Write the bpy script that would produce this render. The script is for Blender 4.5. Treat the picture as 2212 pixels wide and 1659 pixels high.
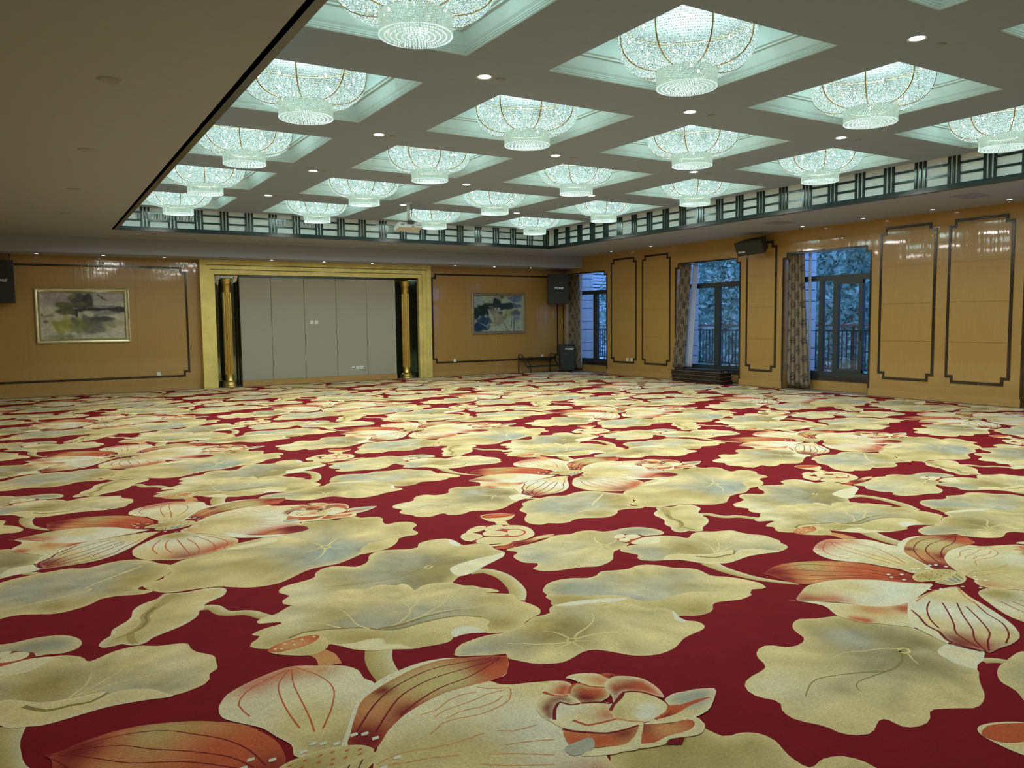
import bpy, bmesh, math, random
import numpy as np
from mathutils import Vector, Matrix
from mathutils.geometry import delaunay_2d_cdt

random.seed(11)
for o in list(bpy.data.objects):
    bpy.data.objects.remove(o)
scene = bpy.context.scene
COL = scene.collection

# ------------------------------------------------------------------ camera
YAW, PITCH, ROLL, FPX, CAMH = 0.5445, -0.0791, -0.0112, 1715.96, 1.5
fw = Vector((math.sin(YAW) * math.cos(PITCH), math.cos(YAW) * math.cos(PITCH), math.sin(PITCH)))
r0 = Vector((math.cos(YAW), -math.sin(YAW), 0))
u0 = r0.cross(fw)
rt = math.cos(ROLL) * r0 + math.sin(ROLL) * u0
up = rt.cross(fw)
cam = bpy.data.objects.new('camera', bpy.data.cameras.new('camera'))
cam.data.sensor_fit = 'HORIZONTAL'
cam.data.sensor_width = 36.0
cam.data.lens = FPX / 2212 * 36.0
cam.data.clip_start = 0.05
cam.data.clip_end = 300
cam.matrix_world = Matrix(((rt.x, up.x, -fw.x, 0), (rt.y, up.y, -fw.y, 0), (rt.z, up.z, -fw.z, CAMH), (0, 0, 0, 1)))
COL.objects.link(cam)
scene.camera = cam

# ------------------------------------------------------------------ world (blue dusk sky), exposure
world = bpy.data.worlds.new('dusk')
scene.world = world
world.use_nodes = True
bg = world.node_tree.nodes['Background']
bg.inputs[0].default_value = (0.15, 0.36, 0.95, 1)
bg.inputs[1].default_value = 3.3
scene.view_settings.view_transform = 'Standard'
scene.view_settings.look = 'None'
scene.view_settings.gamma = 1.0
scene.view_settings.use_curve_mapping = False
scene.view_settings.exposure = 0.0
LAMP_W = 25.0                      # lamps of the drum, shining down
GLOW_W = 40.0                      # candle bulbs inside the bowl
LAMP_COL = (1.0, 0.975, 0.93)
GLOW_COL = (0.62, 1.0, 0.92)

# ------------------------------------------------------------------ room dimensions (metres)
X0, X1 = -1.0, 13.77               # left / right wall faces
Y0, Y1 = -1.3, 19.72               # near / far wall faces
HS, HC = 3.33, 3.761               # soffit height, tray field height
TX0, TX1, TY0, TY1 = 1.50, 11.525, 1.30, 17.09
LX, LY, SX, SY, HA = 2.4407, 5.2891, 2.5804, 2.6069, 0.8727
YB, ZB = 18.76, 3.0                # bulkhead in front of the far wall


def S2L(c):
    c = c / 255.0
    return c / 12.92 if c <= 0.04045 else ((c + 0.055) / 1.055) ** 2.4


def rgb(r, g, b):
    return (S2L(r), S2L(g), S2L(b), 1.0)


# ------------------------------------------------------------------ helpers
def tag(o, label=None, cat=None, group=None, kind=None):
    if label: o['label'] = label
    if cat: o['category'] = cat
    if group: o['group'] = group
    if kind: o['kind'] = kind
    return o


def empty(name, loc=(0, 0, 0), rz=0.0):
    o = bpy.data.objects.new(name, None)
    o.empty_display_size = 0.1
    o.location = loc
    o.rotation_euler = (0, 0, rz)
    COL.objects.link(o)
    return o


class MB:
    def __init__(s):
        s.v, s.f = [], []

    def add(s, vs, fs):
        n = len(s.v)
        s.v += [tuple(p) for p in vs]
        s.f += [tuple(i + n for i in f) for f in fs]
        return s

    def box(s, x0, x1, y0, y1, z0, z1):
        vs = [(x0, y0, z0), (x1, y0, z0), (x1, y1, z0), (x0, y1, z0), (x0, y0, z1), (x1, y0, z1), (x1, y1, z1), (x0, y1, z1)]
        return s.add(vs, [(0, 3, 2, 1), (4, 5, 6, 7), (0, 1, 5, 4), (1, 2, 6, 5), (2, 3, 7, 6), (3, 0, 4, 7)])

    def prism(s, poly, axis, a0, a1):
        """extrude a 2-D polygon along an axis ('x': poly in y,z; 'y': poly in x,z; 'z': poly in x,y)"""
        def P(u, v, w):
            return {'x': (w, u, v), 'y': (u, w, v), 'z': (u, v, w)}[axis]
        n = len(poly)
        vs = [P(u, v, a0) for u, v in poly] + [P(u, v, a1) for u, v in poly]
        fs = [tuple(range(n)), tuple(range(2 * n - 1, n - 1, -1))]
        fs += [(i, (i + 1) % n, n + (i + 1) % n, n + i) for i in range(n)]
        return s.add(vs, fs)

    def tube(s, pts, r, n=8, cap=True):
        pts = [Vector(p) for p in pts]
        rs = r if isinstance(r, (list, tuple)) else [r] * len(pts)
        base = len(s.v)
        for i, p in enumerate(pts):
            d = (pts[min(i + 1, len(pts) - 1)] - pts[max(i - 1, 0)]).normalized()
            a = d.cross(Vector((0, 0, 1)))
            if a.length < 1e-3: a = d.cross(Vector((1, 0, 0)))
            a.normalize()
            b = d.cross(a)
            for k in range(n):
                t = 2 * math.pi * k / n
                s.v.append(tuple(p + (a * math.cos(t) + b * math.sin(t)) * rs[i]))
        for i in range(len(pts) - 1):
            for k in range(n):
                q = base + i * n
                s.f.append((q + k, q + (k + 1) % n, q + n + (k + 1) % n, q + n + k))
        if cap:
            s.f.append(tuple(base + k for k in range(n)))
            s.f.append(tuple(base + (len(pts) - 1) * n + k for k in range(n - 1, -1, -1)))
        return s

    def lathe(s, prof, n=24, c=(0, 0), flute=0.0, nf=16):
        base = len(s.v)
        for r, z in prof:
            for k in range(n):
                t = 2 * math.pi * k / n
                rr = r
                s.v.append((c[0] + rr * math.cos(t), c[1] + rr * math.sin(t), z))
        for i in range(len(prof) - 1):
            for k in range(n):
                q = base + i * n
                s.f.append((q + k, q + (k + 1) % n, q + n + (k + 1) % n, q + n + k))
        return s

    def disc(s, c, r, z, n=20):
        base = len(s.v)
        for k in range(n):
            t = 2 * math.pi * k / n
            s.v.append((c[0] + r * math.cos(t), c[1] + r * math.sin(t), z))
        s.f.append(tuple(base + k for k in range(n)))
        return s

    def mesh(s, name, mat, smooth=False, bevel=0.0):
        me = bpy.data.meshes.new(name)
        me.from_pydata(s.v, [], s.f)
        bm = bmesh.new()
        bm.from_mesh(me)
        bmesh.ops.recalc_face_normals(bm, faces=bm.faces)
        if bevel:
            ed = [e for e in bm.edges if len(e.link_faces) == 2 and e.calc_face_angle(0) > 0.6]
            bmesh.ops.bevel(bm, geom=ed, offset=bevel, segments=2, affect='EDGES', profile=0.6)
        bm.to_mesh(me)
        bm.free()
        if smooth:
            for p in me.polygons: p.use_smooth = True
        if mat: me.materials.append(mat)
        return me

    def build(s, name, mat, parent=None, smooth=False, bevel=0.0, loc=None):
        return link(name, s.mesh(name, mat, smooth, bevel), parent, loc)


def link(name, me, parent=None, loc=None, rz=None):
    o = bpy.data.objects.new(name, me)
    COL.objects.link(o)
    if parent: o.parent = parent
    if loc is not None: o.location = loc
    if rz is not None: o.rotation_euler = (0, 0, rz)
    return o


def copy_tree(o, parent=None):
    c = o.copy()
    COL.objects.link(c)
    c.parent = parent
    for ch in o.children:
        copy_tree(ch, c)
    return c


# ------------------------------------------------------------------ materials
def mat_new(name):
    m = bpy.data.materials.new(name)
    m.use_nodes = True
    nt = m.node_tree
    nt.nodes.clear()
    out = nt.nodes.new('ShaderNodeOutputMaterial')
    return m, nt, out


def N(nt, t, **kw):
    n = nt.nodes.new(t)
    for k, v in kw.items():
        if k.startswith('_'): setattr(n, k[1:], v)
        else: n.inputs[k.replace('__', ' ')].default_value = v
    return n


def principled(name, color, rough=0.5, metal=0.0, noise=None, bump=None, coat=0.0, coat_rough=0.05, emit=None, emit_s=0.0, spec=0.5, stretch=(1, 1, 1), contrast=0.12):
    """noise=(scale, amount) brightness variation, bump=(scale, strength)"""
    m, nt, out = mat_new(name)
    b = nt.nodes.new('ShaderNodeBsdfPrincipled')
    b.inputs['Base Color'].default_value = color
    b.inputs['Roughness'].default_value = rough
    b.inputs['Metallic'].default_value = metal
    b.inputs['Coat Weight'].default_value = coat
    b.inputs['Coat Roughness'].default_value = coat_rough
    b.inputs['Specular IOR Level'].default_value = spec
    if emit:
        b.inputs['Emission Color'].default_value = emit
        b.inputs['Emission Strength'].default_value = emit_s
    nt.links.new(b.outputs[0], out.inputs[0])
    tc = nt.nodes.new('ShaderNodeTexCoord')
    mp = nt.nodes.new('ShaderNodeMapping')
    mp.inputs['Scale'].default_value = stretch
    nt.links.new(tc.outputs['Object'], mp.inputs[0])
    if noise:
        nz = N(nt, 'ShaderNodeTexNoise', Scale=noise[0], Detail=5.0, Roughness=0.6)
        nt.links.new(mp.outputs[0], nz.inputs['Vector'])
        rp = nt.nodes.new('ShaderNodeMapRange')
        rp.inputs['From Min'].default_value = 0.25
        rp.inputs['From Max'].default_value = 0.75
        rp.inputs['To Min'].default_value = 1 - noise[1]
        rp.inputs['To Max'].default_value = 1 + noise[1]
        nt.links.new(nz.outputs['Fac'], rp.inputs['Value'])
        mx = nt.nodes.new('ShaderNodeMix')
        mx.data_type = 'RGBA'
        mx.blend_type = 'MULTIPLY'
        mx.inputs['Factor'].default_value = 1.0
        mx.inputs['A'].default_value = color
        nt.links.new(rp.outputs[0], mx.inputs['B'])
        nt.links.new(mx.outputs['Result'], b.inputs['Base Color'])
    if bump:
        nb = N(nt, 'ShaderNodeTexNoise', Scale=bump[0], Detail=3.0)
        nt.links.new(mp.outputs[0], nb.inputs['Vector'])
        bp = N(nt, 'ShaderNodeBump', Strength=bump[1], Distance=0.02)
        nt.links.new(nb.outputs['Fac'], bp.inputs['Height'])
        nt.links.new(bp.outputs[0], b.inputs['Normal'])
        if coat: nt.links.new(bp.outputs[0], b.inputs['Coat Normal'])
    return m


def emission(name, color, strength, sample=True):
    m, nt, out = mat_new(name)
    e = N(nt, 'ShaderNodeEmission', Color=color, Strength=strength)
    nt.links.new(e.outputs[0], out.inputs[0])
    if not sample: m.cycles.emission_sampling = 'NONE'
    return m


def attr_material(name, attr='Col', rough=0.95, n1=(420.0, 0.16), n2=(38.0, 0.12), bump=0.25, n3=None):
    m, nt, out = mat_new(name)
    b = nt.nodes.new('ShaderNodeBsdfPrincipled')
    b.inputs['Roughness'].default_value = rough
    b.inputs['Specular IOR Level'].default_value = 0.15
    at = nt.nodes.new('ShaderNodeAttribute')
    at.attribute_name = attr
    tc = nt.nodes.new('ShaderNodeTexCoord')
    last = at.outputs['Color']
    for sc, am in (n1, n2) + ((n3,) if n3 else ()):
        nz = N(nt, 'ShaderNodeTexNoise', Scale=sc, Detail=3.0, Roughness=0.7)
        nt.links.new(tc.outputs['Object'], nz.inputs['Vector'])
        rp = nt.nodes.new('ShaderNodeMapRange')
        rp.inputs['From Min'].default_value = 0.3
        rp.inputs['From Max'].default_value = 0.7
        rp.inputs['To Min'].default_value = 1 - am
        rp.inputs['To Max'].default_value = 1 + am
        nt.links.new(nz.outputs['Fac'], rp.inputs['Value'])
        mx = nt.nodes.new('ShaderNodeMix')
        mx.data_type = 'RGBA'
        mx.blend_type = 'MULTIPLY'
        mx.inputs['Factor'].default_value = 1.0
        nt.links.new(last, mx.inputs['A'])
        nt.links.new(rp.outputs[0], mx.inputs['B'])
        last = mx.outputs['Result']
    nt.links.new(last, b.inputs['Base Color'])
    if bump:
        nb = N(nt, 'ShaderNodeTexNoise', Scale=n1[0], Detail=1.0)
        nt.links.new(tc.outputs['Object'], nb.inputs['Vector'])
        bp = N(nt, 'ShaderNodeBump', Strength=bump, Distance=0.004)
        nt.links.new(nb.outputs['Fac'], bp.inputs['Height'])
        nt.links.new(bp.outputs[0], b.inputs['Normal'])
    nt.links.new(b.outputs[0], out.inputs[0])
    return m


M = {}
M['plaster'] = principled('soffit_plaster', (0.32, 0.34, 0.39, 1), 0.85, noise=(9, 0.03))
M['field'] = principled('tray_plaster', (0.255, 0.315, 0.44, 1), 0.85, noise=(9, 0.03))
M['coffer'] = principled('coffer_plaster', (0.42, 0.47, 0.46, 1), 0.75, noise=(14, 0.05))
M['frieze'] = principled('frieze_panel', (0.80, 0.84, 0.84, 1), 0.5, noise=(8, 0.05))
M['blackmirror'] = principled('dark_mirror', (0.025, 0.042, 0.042, 1), 0.08, metal=0.0, bump=(60, 0.06), spec=0.45)
M['rim'] = principled('dark_rim', (0.012, 0.022, 0.022, 1), 0.22, bump=(40, 0.1), spec=0.3)
M['inlay'] = principled('bronze_inlay', (0.045, 0.035, 0.025, 1), 0.12, metal=0.3, bump=(40, 0.08))
M['wood'] = principled('maple_veneer', (0.39, 0.228, 0.060, 1), 0.38, noise=(5.0, 0.07), bump=(1.3, 0.10), coat=0.9, coat_rough=0.04, stretch=(7, 7, 0.6))
M['skirting'] = principled('maple_skirting', (0.44, 0.26, 0.08, 1), 0.4, noise=(4, 0.08), coat=0.3)
M['gold'] = principled('gold_leaf', (0.74, 0.62, 0.20, 1), 0.45, metal=0.3, noise=(2.5, 0.18), bump=(20, 0.1))
M['goldcol'] = principled('brass_column', (0.62, 0.45, 0.13, 1), 0.28, metal=0.85, noise=(6, 0.1))
M['mirror'] = principled('tinted_mirror', (0.16, 0.20, 0.17, 1), 0.05, metal=0.9)
M['fabric'] = principled('fabric_panel', (0.36, 0.35, 0.285, 1), 0.9, noise=(90, 0.08))
M['white'] = principled('white_plastic', (0.75, 0.76, 0.72, 1), 0.4)
M['black'] = principled('black_grille', (0.014, 0.016, 0.016, 1), 0.6, noise=(160, 0.3))
M['blackmetal'] = principled('black_metal', (0.02, 0.022, 0.022, 1), 0.45)
M['blackwood'] = principled('black_board', (0.022, 0.018, 0.016, 1), 0.3, noise=(8, 0.3))
M['edgewood'] = principled('board_edging', (0.16, 0.11, 0.07, 1), 0.5)
M['logo'] = principled('logo_silver', (0.75, 0.78, 0.76, 1), 0.3, metal=0.3)
M['winframe'] = principled('window_frame', (0.030, 0.036, 0.036, 1), 0.4)
M['sill'] = principled('black_marble', (0.025, 0.024, 0.024, 1), 0.15, noise=(6, 0.4))
M['stone'] = principled('pier_stone', (0.55, 0.52, 0.52, 1), 0.85, noise=(30, 0.06))
M['rail'] = principled('rail_metal', (0.035, 0.035, 0.038, 1), 0.5)
M['handrail'] = principled('rail_wood', (0.30, 0.14, 0.10, 1), 0.5)
M['balcony'] = principled('balcony_slab', (0.28, 0.28, 0.28, 1), 0.8)
M['border'] = principled('stone_border', (0.26, 0.20, 0.14, 1), 0.35, noise=(12, 0.15))
M['brass'] = principled('brass_rib', (0.55, 0.40, 0.18, 1), 0.3, metal=0.9)
M['frame_silver'] = principled('frame_silver_gold', (0.62, 0.58, 0.36, 1), 0.3, metal=0.75, noise=(5, 0.1))
M['frame_pewter'] = principled('frame_pewter', (0.33, 0.31, 0.26, 1), 0.35, metal=0.6, noise=(5, 0.1))
M['bulb'] = emission('bulb', (1.0, 1.0, 0.96, 1), 60.0, False)
M['downlight'] = emission('downlight_lens', (0.93, 0.93, 1.0, 1), 14.0)
M['dark_disc'] = principled('grey_disc', (0.26, 0.27, 0.28, 1), 0.6)
M['ventdark'] = principled('vent_dark', (0.05, 0.055, 0.055, 1), 0.7)
M['trunk'] = principled('bark', (0.10, 0.08, 0.06, 1), 0.9, noise=(10, 0.2))
M['hill'] = principled('hill_green', (0.05, 0.085, 0.05, 1), 0.95, noise=(1.2, 0.5))
M['house'] = principled('house_wall', (0.62, 0.60, 0.60, 1), 0.8)
M['projector'] = principled('projector_shell', (0.62, 0.64, 0.62, 1), 0.45)


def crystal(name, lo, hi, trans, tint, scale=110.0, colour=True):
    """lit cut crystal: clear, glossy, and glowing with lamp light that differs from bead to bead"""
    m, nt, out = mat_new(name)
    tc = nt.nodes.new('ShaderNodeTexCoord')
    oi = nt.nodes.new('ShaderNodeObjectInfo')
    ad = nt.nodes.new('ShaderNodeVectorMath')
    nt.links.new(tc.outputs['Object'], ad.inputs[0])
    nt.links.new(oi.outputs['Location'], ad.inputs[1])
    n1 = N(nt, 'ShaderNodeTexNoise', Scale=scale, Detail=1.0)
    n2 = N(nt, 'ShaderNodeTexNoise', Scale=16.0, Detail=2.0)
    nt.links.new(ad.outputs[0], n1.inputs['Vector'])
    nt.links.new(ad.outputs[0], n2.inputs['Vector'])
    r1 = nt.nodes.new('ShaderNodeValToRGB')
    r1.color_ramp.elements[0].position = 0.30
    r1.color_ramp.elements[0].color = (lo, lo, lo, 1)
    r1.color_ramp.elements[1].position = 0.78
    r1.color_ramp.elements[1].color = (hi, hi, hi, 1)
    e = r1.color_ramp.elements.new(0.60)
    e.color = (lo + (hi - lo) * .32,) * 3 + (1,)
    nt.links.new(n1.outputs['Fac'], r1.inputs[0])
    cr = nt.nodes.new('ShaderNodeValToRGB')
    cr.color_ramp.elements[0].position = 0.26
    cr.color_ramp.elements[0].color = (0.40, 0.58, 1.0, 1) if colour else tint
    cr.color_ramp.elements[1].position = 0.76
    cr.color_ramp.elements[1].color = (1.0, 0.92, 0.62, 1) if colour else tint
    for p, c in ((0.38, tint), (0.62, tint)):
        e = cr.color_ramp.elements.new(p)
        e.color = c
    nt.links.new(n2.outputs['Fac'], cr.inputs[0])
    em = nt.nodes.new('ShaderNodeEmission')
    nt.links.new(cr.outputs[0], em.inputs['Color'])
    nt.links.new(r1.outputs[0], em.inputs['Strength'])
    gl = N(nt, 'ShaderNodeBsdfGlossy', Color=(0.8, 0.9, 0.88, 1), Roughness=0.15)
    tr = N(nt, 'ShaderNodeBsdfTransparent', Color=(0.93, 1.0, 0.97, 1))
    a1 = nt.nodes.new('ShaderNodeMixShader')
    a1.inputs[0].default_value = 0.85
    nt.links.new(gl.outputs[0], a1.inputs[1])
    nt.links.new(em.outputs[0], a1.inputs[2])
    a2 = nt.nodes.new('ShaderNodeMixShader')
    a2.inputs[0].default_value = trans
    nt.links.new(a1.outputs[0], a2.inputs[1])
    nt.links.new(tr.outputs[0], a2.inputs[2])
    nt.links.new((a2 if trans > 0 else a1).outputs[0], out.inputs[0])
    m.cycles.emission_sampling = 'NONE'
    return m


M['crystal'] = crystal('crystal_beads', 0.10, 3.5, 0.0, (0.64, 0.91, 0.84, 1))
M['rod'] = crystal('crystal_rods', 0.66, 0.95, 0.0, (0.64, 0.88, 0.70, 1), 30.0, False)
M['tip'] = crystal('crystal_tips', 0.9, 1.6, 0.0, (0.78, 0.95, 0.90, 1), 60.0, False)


def film(name, color, alpha, rough=0.1):
    m, nt, out = mat_new(name)
    gl = N(nt, 'ShaderNodeBsdfGlossy', Color=color, Roughness=rough)
    tr = N(nt, 'ShaderNodeBsdfTransparent', Color=(1, 1, 1, 1))
    mx = nt.nodes.new('ShaderNodeMixShader')
    mx.inputs[0].default_value = 1 - alpha
    nt.links.new(gl.outputs[0], mx.inputs[1])
    nt.links.new(tr.outputs[0], mx.inputs[2])
    nt.links.new(mx.outputs[0], out.inputs[0])
    return m


M['film'] = film('clear_dust_film', (0.85, 0.95, 0.92, 1), 0.06, 0.25)
M['glass'] = film('window_glass', (0.9, 0.95, 1.0, 1), 0.06, 0.02)


def cloth_damask():
    m, nt, out = mat_new('damask_curtain')
    tc = nt.nodes.new('ShaderNodeTexCoord')
    uv = nt.nodes.new('ShaderNodeUVMap')
    mp = nt.nodes.new('ShaderNodeMapping')
    mp.inputs['Rotation'].default_value = (0, 0, math.pi / 4)
    nt.links.new(uv.outputs[0], mp.inputs[0])
    br = nt.nodes.new('ShaderNodeTexVoronoi')
    br.inputs['Scale'].default_value = 1.0
    br.inputs['Randomness'].default_value = 0.0
    nt.links.new(mp.outputs[0], br.inputs['Vector'])
    wv = N(nt, 'ShaderNodeTexWave', Scale=1.6, Distortion=9.0, Detail=1.0)
    wv.inputs['Detail Scale'].default_value = 1.4
    nt.links.new(mp.outputs[0], wv.inputs['Vector'])
    cr = nt.nodes.new('ShaderNodeMapRange')
    cr.inputs['From Min'].default_value = 0.40
    cr.inputs['From Max'].default_value = 0.33
    nt.links.new(br.outputs['Distance'], cr.inputs['Value'])
    st = nt.nodes.new('ShaderNodeMapRange')
    st.inputs['From Min'].default_value = 0.30
    st.inputs['From Max'].default_value = 0.42
    st.inputs['To Min'].default_value = 1.0
    st.inputs['To Max'].default_value = 0.35
    nt.links.new(wv.outputs['Fac'], st.inputs['Value'])
    mu = nt.nodes.new('ShaderNodeMath')
    mu.operation = 'MULTIPLY'
    nt.links.new(cr.outputs[0], mu.inputs[0])
    nt.links.new(st.outputs[0], mu.inputs[1])
    mx = nt.nodes.new('ShaderNodeMix')
    mx.data_type = 'RGBA'
    mx.inputs['A'].default_value = (0.22, 0.17, 0.115, 1)
    mx.inputs['B'].default_value = (0.045, 0.038, 0.034, 1)
    nt.links.new(mu.outputs[0], mx.inputs['Factor'])
    b = nt.nodes.new('ShaderNodeBsdfPrincipled')
    b.inputs['Roughness'].default_value = 0.75
    nt.links.new(mx.outputs['Result'], b.inputs['Base Color'])
    nt.links.new(b.outputs[0], out.inputs[0])
    return m


def cloth_sheer():
    m, nt, out = mat_new('sheer_curtain')
    d = N(nt, 'ShaderNodeBsdfDiffuse', Color=(0.75, 0.74, 0.72, 1))
    t = N(nt, 'ShaderNodeBsdfTranslucent', Color=(0.75, 0.76, 0.78, 1))
    tr = nt.nodes.new('ShaderNodeBsdfTransparent')
    a = nt.nodes.new('ShaderNodeMixShader')
    nt.links.new(d.outputs[0], a.inputs[1])
    nt.links.new(t.outputs[0], a.inputs[2])
    c = nt.nodes.new('ShaderNodeMixShader')
    c.inputs[0].default_value = 0.25
    nt.links.new(a.outputs[0], c.inputs[1])
    nt.links.new(tr.outputs[0], c.inputs[2])
    nt.links.new(c.outputs[0], out.inputs[0])
    return m


def leaf_mat():
    m, nt, out = mat_new('tree_leaves')
    oi = nt.nodes.new('ShaderNodeObjectInfo')
    tc = nt.nodes.new('ShaderNodeTexCoord')
    nz = N(nt, 'ShaderNodeTexNoise', Scale=2.5, Detail=3.0)
    nt.links.new(tc.outputs['Object'], nz.inputs['Vector'])
    cr = nt.nodes.new('ShaderNodeValToRGB')
    cr.color_ramp.elements[0].position = 0.35
    cr.color_ramp.elements[0].color = (0.09, 0.17, 0.12, 1)
    cr.color_ramp.elements[1].position = 0.68
    cr.color_ramp.elements[1].color = (0.48, 0.62, 0.48, 1)
    nt.links.new(nz.outputs['Fac'], cr.inputs[0])
    b = nt.nodes.new('ShaderNodeBsdfDiffuse')
    nt.links.new(cr.outputs[0], b.inputs['Color'])
    nt.links.new(b.outputs[0], out.inputs[0])
    return m


M['damask'] = cloth_damask()
M['sheer'] = cloth_sheer()
M['leaf'] = leaf_mat()
M['carpet'] = attr_material('lotus_carpet', n1=(330.0, 0.20), n2=(95.0, 0.16), n3=(6.0, 0.10))
M['paint'] = attr_material('ink_painting', n1=(60.0, 0.10), n2=(9.0, 0.22), rough=0.6, bump=0.0)


def struct(o):
    o['kind'] = 'structure'
    return o


# ================================================================== FLOOR
floor = struct(MB().box(X0 - .3, X1 + .3, Y0 - .3, Y1 + .6, -0.25, -0.004).build('floor', M['border']))
CX0, CX1, CY0, CY1 = X0 + 0.02, X1 - 0.20, Y0 + 0.02, Y1 - 0.24

PAL = dict(C=(226, 206, 150), L=(232, 220, 180), O=(180, 160, 100), D=(146, 132, 86), B=(176, 174, 154), b=(164, 170, 160),
           G=(202, 184, 126), R=(196, 94, 58), S=(212, 150, 96), M=(124, 30, 36), F=(126, 12, 26), W=(228, 224, 202),
           V=(222, 206, 146), d=(146, 131, 80), c=(224, 208, 136), k=(70, 50, 44))
PALL = {k: np.array(rgb(*v)[:3]) for k, v in PAL.items()}
LA, LB = np.array([3.635, 0.02]), np.array([0.05, 3.80])      # repeat of the woven pattern

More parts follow.
